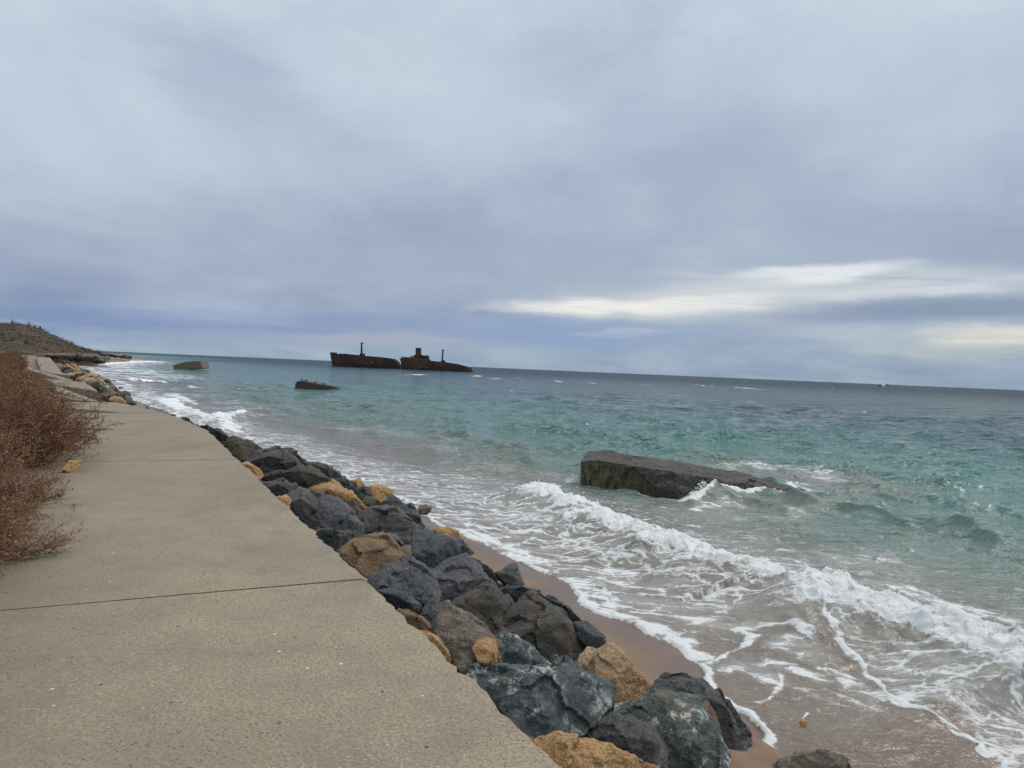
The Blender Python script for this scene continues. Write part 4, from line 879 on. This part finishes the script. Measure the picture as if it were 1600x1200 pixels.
def hull_half(name, top, cr, beam, mat, parent, dent=0.0, stem_rake=None):
    """loft: along the sheer line; near side, deck and far side"""
    V = []; nsec = len(top)
    for i, (u, v, bf) in enumerate(top):
        T = sp(cr, u, v); w = beam*bf; rk = (stem_rake or {}).get(i, 0)
        yc = T.y+beam*.5
        for (yy, zz, xo) in ((yc-w*.40, -2.5, rk), (yc-w*.48, T.z*.35, rk*.5), (yc-w*.5, T.z*.75, rk*.2), (yc-w*.5, T.z, 0), (yc-w*.44, T.z-.1, 0), (yc-w*.43, T.z-1.0, 0), (yc+w*.43, T.z-1.0, 0), (yc+w*.44, T.z-.1, 0), (yc+w*.5, T.z, 0), (yc+w*.48, T.z*.35, rk*.5), (yc+w*.40, -2.5, rk)):
            V.append((T.x+xo, yy, zz))
    k = 11; Fc = []
    for i in range(nsec-1):
        for j in range(k): Fc.append([i*k+j, (i+1)*k+j, (i+1)*k+(j+1) % k, i*k+(j+1) % k])
    Fc.append(list(range(k))[::-1]); Fc.append([(nsec-1)*k+j for j in range(k)])
    me = mesh_py(name, V, Fc); bm = bmesh.new(); bm.from_mesh(me); bmesh.ops.recalc_face_normals(bm, faces=bm.faces); bm.to_mesh(me); bm.free()
    return link(name, me, M[mat], parent)
def boxp(name, cr, u0, v0, u1, v1, y0, y1, mat, parent, taper=1.0):
    px0, py0 = cr(u0, v0); px1, py1 = cr(u1, v1); yb = YS((px0+px1)/2)
    a = aty(px0, py1, yb+y0); b_ = aty(px1, py1, yb+y0); c_ = aty(px0, py0, yb+y0); d_ = aty(px1, py0, yb+y0)
    bm = bmesh.new(); f = [bm.verts.new(p) for p in (a, b_, d_, c_)]; k = [bm.verts.new((p.x, p.y+(y1-y0), p.z)) for p in (a, b_, d_, c_)]
    bm.faces.new(f); bm.faces.new(k[::-1])
    for i in range(4): bm.faces.new((f[i], k[i], k[(i+1) % 4], f[(i+1) % 4]))
    bmesh.ops.recalc_face_normals(bm, faces=bm.faces); bmesh.ops.bevel(bm, geom=list(bm.edges), offset=.08, segments=1, affect='EDGES'); return link(name, bm_to(bm, name), M[mat], parent)
def cyl(name, p0, p1, r0, r1, mat, parent, n=12):
    p0, p1 = Vector(p0), Vector(p1); ax = (p1-p0).normalized(); u = ax.orthogonal().normalized(); w = ax.cross(u); V = []; 
    for p, r_ in ((p0, r0), (p1, r1)):
        for i in range(n): a = i*2*math.pi/n; V.append(p+u*math.cos(a)*r_+w*math.sin(a)*r_)
    me = mesh_py(name, V, [[i, (i+1) % n, (i+1) % n+n, i+n] for i in range(n)]+[list(range(n))[::-1], list(range(n, 2*n))]); return link(name, me, M[mat] if isinstance(mat, str) else mat, parent)
bow = empty('ship_wreck', (0, 0, 0)); tag(bow, 'bow half of the rusted broken shipwreck with faded lettering on its side', 'shipwreck', 'two halves of the wreck')
hull_half('hull', [(90, 258, .06), (110, 258, .25), (200, 260, .55), (206, 288, .57), (350, 291, .8), (430, 291, .9), (650, 311, 1), (720, 328, 1), (820, 331, 1), (1000, 345, 1), (1150, 358, 1), (1250, 370, 1), (1390, 394, .95), (1440, 433, .92), (1462, 448, .92), (1488, 510, .9), (1525, 590, .85)], crA, 15, 'hull', bow, stem_rake={0: 2.4, 1: 2.0, 2: .6})
d1 = boxp('mast_house', crA, 728, 285, 812, 338, 5, 10, 'dark', bow)
ms = cyl('mast', sp(crA, 768, 300, 7.5), sp(crA, 768, 88, 7.5), .72, .55, 'dark', bow); boxp('crosstree', crA, 742, 68, 797, 84, 6, 9, 'dark', ms)
for u, v in ((345, 286), (445, 286)): boxp('bollard', crA, u-18, v-2, u+18, v+12, 2, 4, 'dark', bow)
boxp('ladder_strip', crA, 1141, 380, 1149, 540, -.12, .1, 'letter', bow)
boxp('rust_post', crA, 708, 330, 716, 395, -.1, .1, 'letter', bow); boxp('rust_post', crA, 798, 330, 806, 395, -.1, .1, 'letter', bow)
cu = bpy.data.curves.new('lettering', 'FONT'); cu.body = 'EVANGELIA'; cu.size = 1; cu.extrude = .02
to = bpy.data.objects.new('t', cu); C.objects.link(to); bpy.context.view_layer.update()
tm = bpy.data.meshes.new_from_object(to.evaluated_get(bpy.context.evaluated_depsgraph_get())); bpy.data.objects.remove(to)
co = np.array([v.co for v in tm.vertices]); wid = co[:, 0].max(); a_, b_ = sp(crA, 640, 490, -.25), sp(crA, 1010, 505, -.25); up_ = sp(crA, 640, 400, -.25)
ex = (b_-a_)/wid; hgt = (up_.z-a_.z)/co[:, 1].max()
for v in tm.vertices: c0 = v.co.copy(); v.co = a_+ex*c0.x+Vector((0, 0, hgt*c0.y))+Vector((0, -.1+c0.z, 0))
tm.materials.clear(); tm.name = 'lettering'; link('lettering', tm, M['letter'], bow)
st = empty('ship_wreck', (0, 0, 0)); tag(st, 'stern half of the rusted shipwreck with block funnel and low deckhouse', 'shipwreck', 'two halves of the wreck')
hull_half('hull', [(122, 330, .7), (136, 305, .8), (170, 288, .9), (260, 284, 1), (400, 290, 1), (640, 318, 1), (690, 352, 1), (930, 371, 1), (1060, 390, 1), (1200, 410, .95), (1350, 450, .8), (1430, 472, .6), (1480, 492, .4), (1518, 552, .12)], crB, 15, 'hull2', st, stem_rake={0: 1.5, 1: 1})
dk_ = boxp('deckhouse', crB, 385, 250, 660, 318, 2.5, 12, 'dark', st)
for u in (420, 480, 540, 600): boxp('window', crB, u, 285, u+22, 302, 2.35, 2.6, 'hull2', dk_)
boxp('upper_house', crB, 392, 238, 545, 256, 4, 11, 'dark', st)
boxp('funnel', crB, 422, 104, 520, 245, 5, 9, 'hull2', st)
hs = boxp('mast_house', crB, 912, 345, 982, 382, 5, 10, 'dark', st)
ms = cyl('mast', sp(crB, 935, 352, 7.5), sp(crB, 948, 158, 7.5), .62, .5, 'dark', st); boxp('crosstree', crB, 928, 138, 968, 160, 6.4, 8.6, 'dark', ms)
for u, v0 in ((118, 290), (150, 268), (215, 268), (325, 250), (345, 262)): boxp('torn_plate', crB, u, v0, u+10, v0+60, rn.uniform(1, 9), 9.5, 'dark', st)
boxp('ladder_strip', crB, 911, 385, 920, 500, -.12, .1, 'letter', st); boxp('deck_rail', crB, 655, 318, 700, 324, .3, .5, 'dark', st)
boxp('rust_streak', crB, 505, 470, 660, 492, -.1, .1, 'letter', st)

# ------------------------------------------------------------------ dry shrubs
m, t, b = mat_new('dry_twig', .9); p = t.node('ShaderNodeTexCoord').outputs['Object']
t.put(b.inputs['Base Color'], t.mix(t.ramp(t.noise(p, 2.2, 3), .38, .62), (.130, .062, .034), (.235, .132, .072))); M['twig'] = m
m, t, b = mat_new('dry_seed', .9); p = t.node('ShaderNodeTexCoord').outputs['Object']
t.put(b.inputs['Base Color'], t.mix(t.ramp(t.noise(p, 3.1, 3), .4, .62), (.175, .070, .034), (.31, .175, .085))); M['seed'] = m
m, t, b = mat_new('dark_stem', .9); t.put(b.inputs['Base Color'], (.07, .045, .035)); M['stem'] = m
def shrub_meshes(seed, n_main=34, spread=1.0, seeds=3, thick=1.0, nsub=11, ntw=7):
    rn = np.random.default_rng(seed); A = []; B = []; RA = []; kind = []
    S = []
    for i in range(n_main):
        az_ = rn.uniform(0, 6.28); ti = rn.uniform(.05, 1.25)*spread; L = rn.uniform(.7, 1.15)
        d = np.array([math.sin(ti)*math.cos(az_), math.sin(ti)*math.sin(az_), math.cos(ti)]); p = np.array([rn.normal()*.10, rn.normal()*.10, 0.])
        segs = 6; pts_ = [p]
        for k in range(segs):
            d = d + rn.normal(size=3)*.13+np.array([0, 0, .03]); d /= np.linalg.norm(d); pts_.append(pts_[-1]+d*L/segs)
        for k in range(segs): A.append(pts_[k]); B.append(pts_[k+1]); RA.append((.0055*(1-k/segs)+.0022)*thick); kind.append(0)
        for j in range(nsub):
            tt = rn.uniform(.2, 1.0)*segs; k = min(int(tt), segs-1); q = pts_[k]+(pts_[k+1]-pts_[k])*(tt-k)
            d2 = d*.5 + (pts_[k+1]-pts_[k])/np.linalg.norm(pts_[k+1]-pts_[k])*.5 + rn.normal(size=3)*.65; d2 /= np.linalg.norm(d2); L2 = rn.uniform(.14, .36)
            q1 = q+d2*L2*.5; d3 = d2+rn.normal(size=3)*.25; q2 = q1+d3/np.linalg.norm(d3)*L2*.5
            A += [q, q1]; B += [q1, q2]; RA += [.0028*thick, .0022*thick]; kind += [1, 1]
            for w in range(ntw):
                u = rn.uniform(.1, 1); q3 = q+(q1-q)*u*2 if u < .5 else q1+(q2-q1)*(u-.5)*2
                d4 = d2*.6+rn.normal(size=3)*.6; d4 /= np.linalg.norm(d4); L3 = rn.uniform(.04, .13); e_ = q3+d4*L3
                A.append(q3); B.append(e_); RA.append(.0017*thick); kind.append(1)
                for s_ in range(seeds): S.append(q3+d4*L3*rn.uniform(.3, 1.05)+rn.normal(size=3)*.008)
    A = np.array(A); B = np.array(B); RA = np.array(RA); kind = np.array(kind)
    def tubes(sel):
        a, b_, r_ = A[sel], B[sel], RA[sel][:, None]; d = b_-a; d /= np.linalg.norm(d, axis=1)[:, None]+1e-9
        u = np.cross(d, np.array([.3, .5, .81])); u /= np.linalg.norm(u, axis=1)[:, None]+1e-9; w = np.cross(d, u); V = []
        for base_, rad in ((a, r_), (b_, r_*.7)):
            for k in range(3): an = k*2.094; V.append(base_+(u*math.cos(an)+w*math.sin(an))*rad)
        V = np.stack(V, 1).reshape(-1, 3); n = len(a); i = np.arange(n)*6
        return V, np.concatenate([np.stack([i+k, i+(k+1) % 3, i+3+(k+1) % 3, i+3+k], 1) for k in range(3)])
    V, Fc = tubes(kind == 0); stems = mesh_np('stems', V, Fc, False)
    V, Fc = tubes(kind == 1); twigs = mesh_np('twigs', V, Fc, False)
    S = np.array(S); n = len(S); r_ = rn.uniform(.004, .009, n)[:, None]*thick; a = rn.normal(size=(n, 3)); a /= np.linalg.norm(a, axis=1)[:, None]; b_ = np.cross(a, rn.normal(size=(n, 3))); b_ /= np.linalg.norm(b_, axis=1)[:, None]
    V = np.stack([S-a*r_*1.3, S-b_*r_, S+a*r_*1.3, S+b_*r_], 1).reshape(-1, 3); seedm = mesh_np('seed_heads', V, np.arange(n*4).reshape(-1, 4), False)
    stems.materials.append(M['stem']); twigs.materials.append(M['twig']); seedm.materials.append(M['seed']); return stems, twigs, seedm
SV = [shrub_meshes(50+i, 44, 1.0, 3, 1.0, 12, 8) for i in range(4)]
SVF = [shrub_meshes(80+i, 22, 1.0, 2, 2.6, 8, 5) for i in range(3)]      # coarser twigs, for far shrubs
def shrub(loc, s, mset, label, group, rn, hz=1.0, parts=True, tilt=(0, 0)):
    e_ = empty('dry_shrub', loc, rn.uniform(0, 6.28)); e_.scale = (s, s, s*hz); e_.rotation_euler[0] = tilt[0]; e_.rotation_euler[1] = tilt[1]
    for nm, me in zip(('stems', 'twigs', 'seed_heads'), mset): link(nm, me, parent=e_)
    tag(e_, label, 'shrub', group); return e_
rn = random.Random(21); GR = 'dry shrubs along the landward side of the path'
def onground(p): 
    z_, _, _ = terrain(np.array([p.x]), np.array([p.y])); return float(z_[0])
SH = [
    (6.6, 2.95, .9, .72, 'low spreading dry bush between the nearest sprays and the yellow stone'),
    (4.3, 2.6, .78, .62, 'small sprawling dry bush reaching farthest over the near path'),
    (5.2, 2.8, .75, .6, 'low dry bush hanging over the path just in front of the yellow stone'),
    # s along, w off the right edge, scale, height factor, label
    (3.75, 2.95, .95, .75, 'nearest dry shrub, its seedy sprays hanging low over the concrete'),
    (4.9, 3.05, 1.1, .9, 'dry shrub just behind the low nearest sprays, near the yellow stone'),
    (6.1, 3.2, 1.15, .9, 'reddish dry shrub left of the yellow stone'),
    (7.0, 3.65, 1.2, .9, 'dry shrub directly behind the yellow stone'),
    (9.7, 2.75, 1.2, .9, 'dense dry shrub bulging farthest over the path beyond the yellow stone'),
    (10.9, 3.0, 1.3, .9, 'tall reddish shrub behind the one bulging over the path'),
    (11.8, 3.15, 1.25, .95, 'brown shrub with dark upright stalks in the middle of the hedge'),
    (13.4, 3.5, 1.2, .9, 'brown shrub level with the second path joint'),
    (15.2, 3.7, 1.1, .9, 'brown shrub level with the lifted slab lip'),
    (17.2, 3.5, 1.1, .9, 'brown shrub just past the lifted slab lip'),
    (19.0, 3.5, 1.1, .9, 'thin brown shrub at the end of the intact path'),
    (21.0, 3.4, 1.2, .9, 'brown shrub before the first broken slab'),
    (23.2, 3.5, 1.2, 1.0, 'brown shrub beside the thinnest broken sliver')]
for (s, w, sc_, hz, lab) in SH:
    q, nl = path_frame(s); p = q+nl*w; zz = 2.25 if w < 3.2 else max(2.1, onground(p)); shrub((p.x, p.y, zz), sc_, rn.choice(SV), lab, GR, rn, hz)
for s in np.arange(4.5, 26, 1.5):     # second and third rows up the bank
    for w in (4.9, 6.3, 7.9):
        q, nl = path_frame(float(s)); p = q+nl*(w+rn.uniform(-.3, .3)); shrub((p.x, p.y, onground(p)), rn.uniform(1.1, 1.35), rn.choice(SV), 'reddish brown shrub in the thicket up the bank behind the front row', 'thicket up the bank', rn, rn.uniform(.9, 1.15))
k = 0
for s in np.arange(2, 120, 2.1):
    for w in ((3.2, 5.0) if s < 60 else (4.0,)):
        q, nl = pathpt(float(s)); p = q+nl*(w+rn.uniform(-.4, .4)); shrub((p.x, p.y, onground(p)), rn.uniform(1.0, 1.4), rn.choice(SVF), 'distant brown shrub lining the far stretch of path', 'distant shrubs lining the far path', rn, rn.uniform(.75, .95))
# scrub on the hill face: countless tufts, one object
V = []; rg = np.random.default_rng(5); N = 6000
a = rg.uniform(-.80, -.545, N); yy = rg.uniform(215, 400, N); xx = a*yy; zz = hill_h(xx, yy); ok = (zz > 2.6) & (sst(190, 330, yy+((800+a*F)-60)*.2) > .04); xx, yy, zz = xx[ok], yy[ok], zz[ok]; n = len(xx)
off = rg.normal(size=(n, 5, 3))*np.array([.5, .5, .35]); cpos = np.stack([xx, yy, zz+.35], 1)[:, None]+off
d1 = rg.normal(size=(n, 5, 3))*np.array([.22, .22, .04]); d2 = rg.normal(size=(n, 5, 3))*np.array([.22, .22, .05])
Q = np.stack([cpos-d1, cpos-d2, cpos+d1, cpos+d2], 2).reshape(-1, 3); me = mesh_np('scrub', Q, np.arange(len(Q)).reshape(-1, 4), False)
m, t, b = mat_new('hill_tufts', .95); p = t.node('ShaderNodeNewGeometry').outputs['Position']
t.put(b.inputs['Base Color'], t.mix(t.ramp(t.noise(p, .12, 4), .42, .6), (.115, .070, .048), (.09, .075, .044)))
tag(link('hill_scrub', me, m), 'brown and olive scrub covering the hillside', 'scrub', kind='stuff')

# stone on the path, hilltop things
G('0', [(97, 735), (108, 720.5), (126, 720.5), (126.5, 723), (119, 740), (116, 740.5)], 'orange', 'yellow orange stone lying on the path under the shrub branches', cat='stone', depth=10.1, tgt=.03, bulge=.25, group='loose stones on the path')
bpy.data.objects[-1] if False else None
def bare_bush(px, py, y, h, label, group):
    p = aty(px, py, y); e_ = empty('bare_bush', p); s = h/1.1
    for nm, me in zip(('stems', 'twigs'), SVF[0][:2]): link(nm, me, parent=e_)
    e_.scale = (s*.8, s*.8, s); tag(e_, label, 'bush', group)
bare_bush(18, 508, 335, 2.6, 'bare bush on the hilltop left of the dark car', 'bare bushes on the skyline')
bare_bush(44, 511, 335, 2.4, 'bare bush on the hilltop just right of the dark car', 'bare bushes on the skyline')
bare_bush(53, 514, 335, 2.2, 'thin bare bush on the skyline between car and hill slope', 'bare bushes on the skyline')
bare_bush(111, 540, 320, 2.2, 'thin bare bush halfway down the hill slope skyline', 'bare bushes on the skyline')
def dark_bush(px, py, y, h, w, label):
    p = aty(px, py, y); e_ = empty('evergreen_bush', p); rg = np.random.default_rng(int(px)); n = 500
    u = rg.uniform(0, 1, n); an = rg.uniform(0, 6.28, n); rad = w*.5*(1-u**1.4)*np.sqrt(rg.uniform(.2, 1, n)); c = np.stack([rad*np.cos(an), rad*np.sin(an), u*h], 1)
    d1 = rg.normal(size=(n, 3))*.14; d2 = rg.normal(size=(n, 3))*.14; Q = np.stack([c-d1, c-d2, c+d1, c+d2], 1).reshape(-1, 3)
    me = mesh_np('foliage', Q, np.arange(len(Q)).reshape(-1, 4), False); link('foliage', me, M['egreen'], e_); cyl('trunk', (0, 0, -.4), (0, 0, h*.6), .09, .03, 'stem', e_, 6); tag(e_, label, 'bush', 'dark evergreen bushes at the hill foot')
m, t, b = mat_new('dark_evergreen', .9); t.put(b.inputs['Base Color'], (.02, .028, .02)); M['egreen'] = m
dark_bush(130.5, 550.5, 290, 1.5, 1.1, 'small dark pointed bush at the foot of the hill')
dark_bush(119.5, 546, 300, 1.1, 1.5, 'dark rounded bush low on the hill slope')
dark_bush(62.5, 516, 330, 1.6, 1.0, 'dark post like bush at the brow of the hill')
for i in range(9):
    bare_bush(136+i*2.6+rn.uniform(-1, 1), 552.5+i*.2, 300+rn.uniform(-8, 8), rn.uniform(1.6, 2.2), 'greyish bare bush on the low point beyond the pointed dark bush', 'bare bushes on the low point')
# fence rail and car on top
fe = empty('fence', aty(4, 508.5, 330)); tag(fe, 'low dark rail fence along the hilltop edge', 'fence'); o_ = fe.location
cyl('rail', (-14, 0, .55), (5.2, 0, .45), .10, .10, 'stem', fe, 6)
for i in range(5): cyl('post', (-12+i*4.2, 0, -1), (-12+i*4.2, 0, .9 if i != 3 else 1.1), .09, .09, 'stem', fe, 6)
ca = empty('parked_car', aty(30.5, 511.2, 334), R(8)); tag(ca, 'dark car parked on top of the hill', 'car')
m, t, b = mat_new('car_paint', .35); t.put(b.inputs['Base Color'], (.012, .016, .026)); M['paint'] = m
m, t, b = mat_new('car_glass', .1); t.put(b.inputs['Base Color'], (.03, .045, .06)); M['glass'] = m
def extr(name, prof, y0, y1, mat, parent):
    n = len(prof); V = [(x_, y0, z_) for x_, z_ in prof]+[(x_, y1, z_) for x_, z_ in prof]
    me = mesh_py(name, V, [list(range(n)), list(range(2*n-1, n-1, -1))]+[[i, i+n, (i+1) % n+n, (i+1) % n] for i in range(n)])
    bm = bmesh.new(); bm.from_mesh(me); bmesh.ops.recalc_face_normals(bm, faces=bm.faces); bmesh.ops.bevel(bm, geom=list(bm.edges), offset=.04, segments=2, affect='EDGES'); bm.to_mesh(me); bm.free(); return link(name, me, M[mat], parent)
extr('body', [(-1.9, .3), (1.9, .3), (1.95, .75), (1.1, .95), (.55, 1.45), (-1.0, 1.5), (-1.7, .98), (-1.95, .9)], -.85, .85, 'paint', ca)
extr('window', [(-.95, .98), (.9, .98), (.5, 1.38), (-.9, 1.42)], -.88, -.84, 'glass', ca)
for xw in (-1.2, 1.2):
    for yw in (-.8, .8): wv = cyl('wheel', (xw, yw-.1, .3), (xw, yw+.1, .3), .32, .32, 'bd', ca, 16)
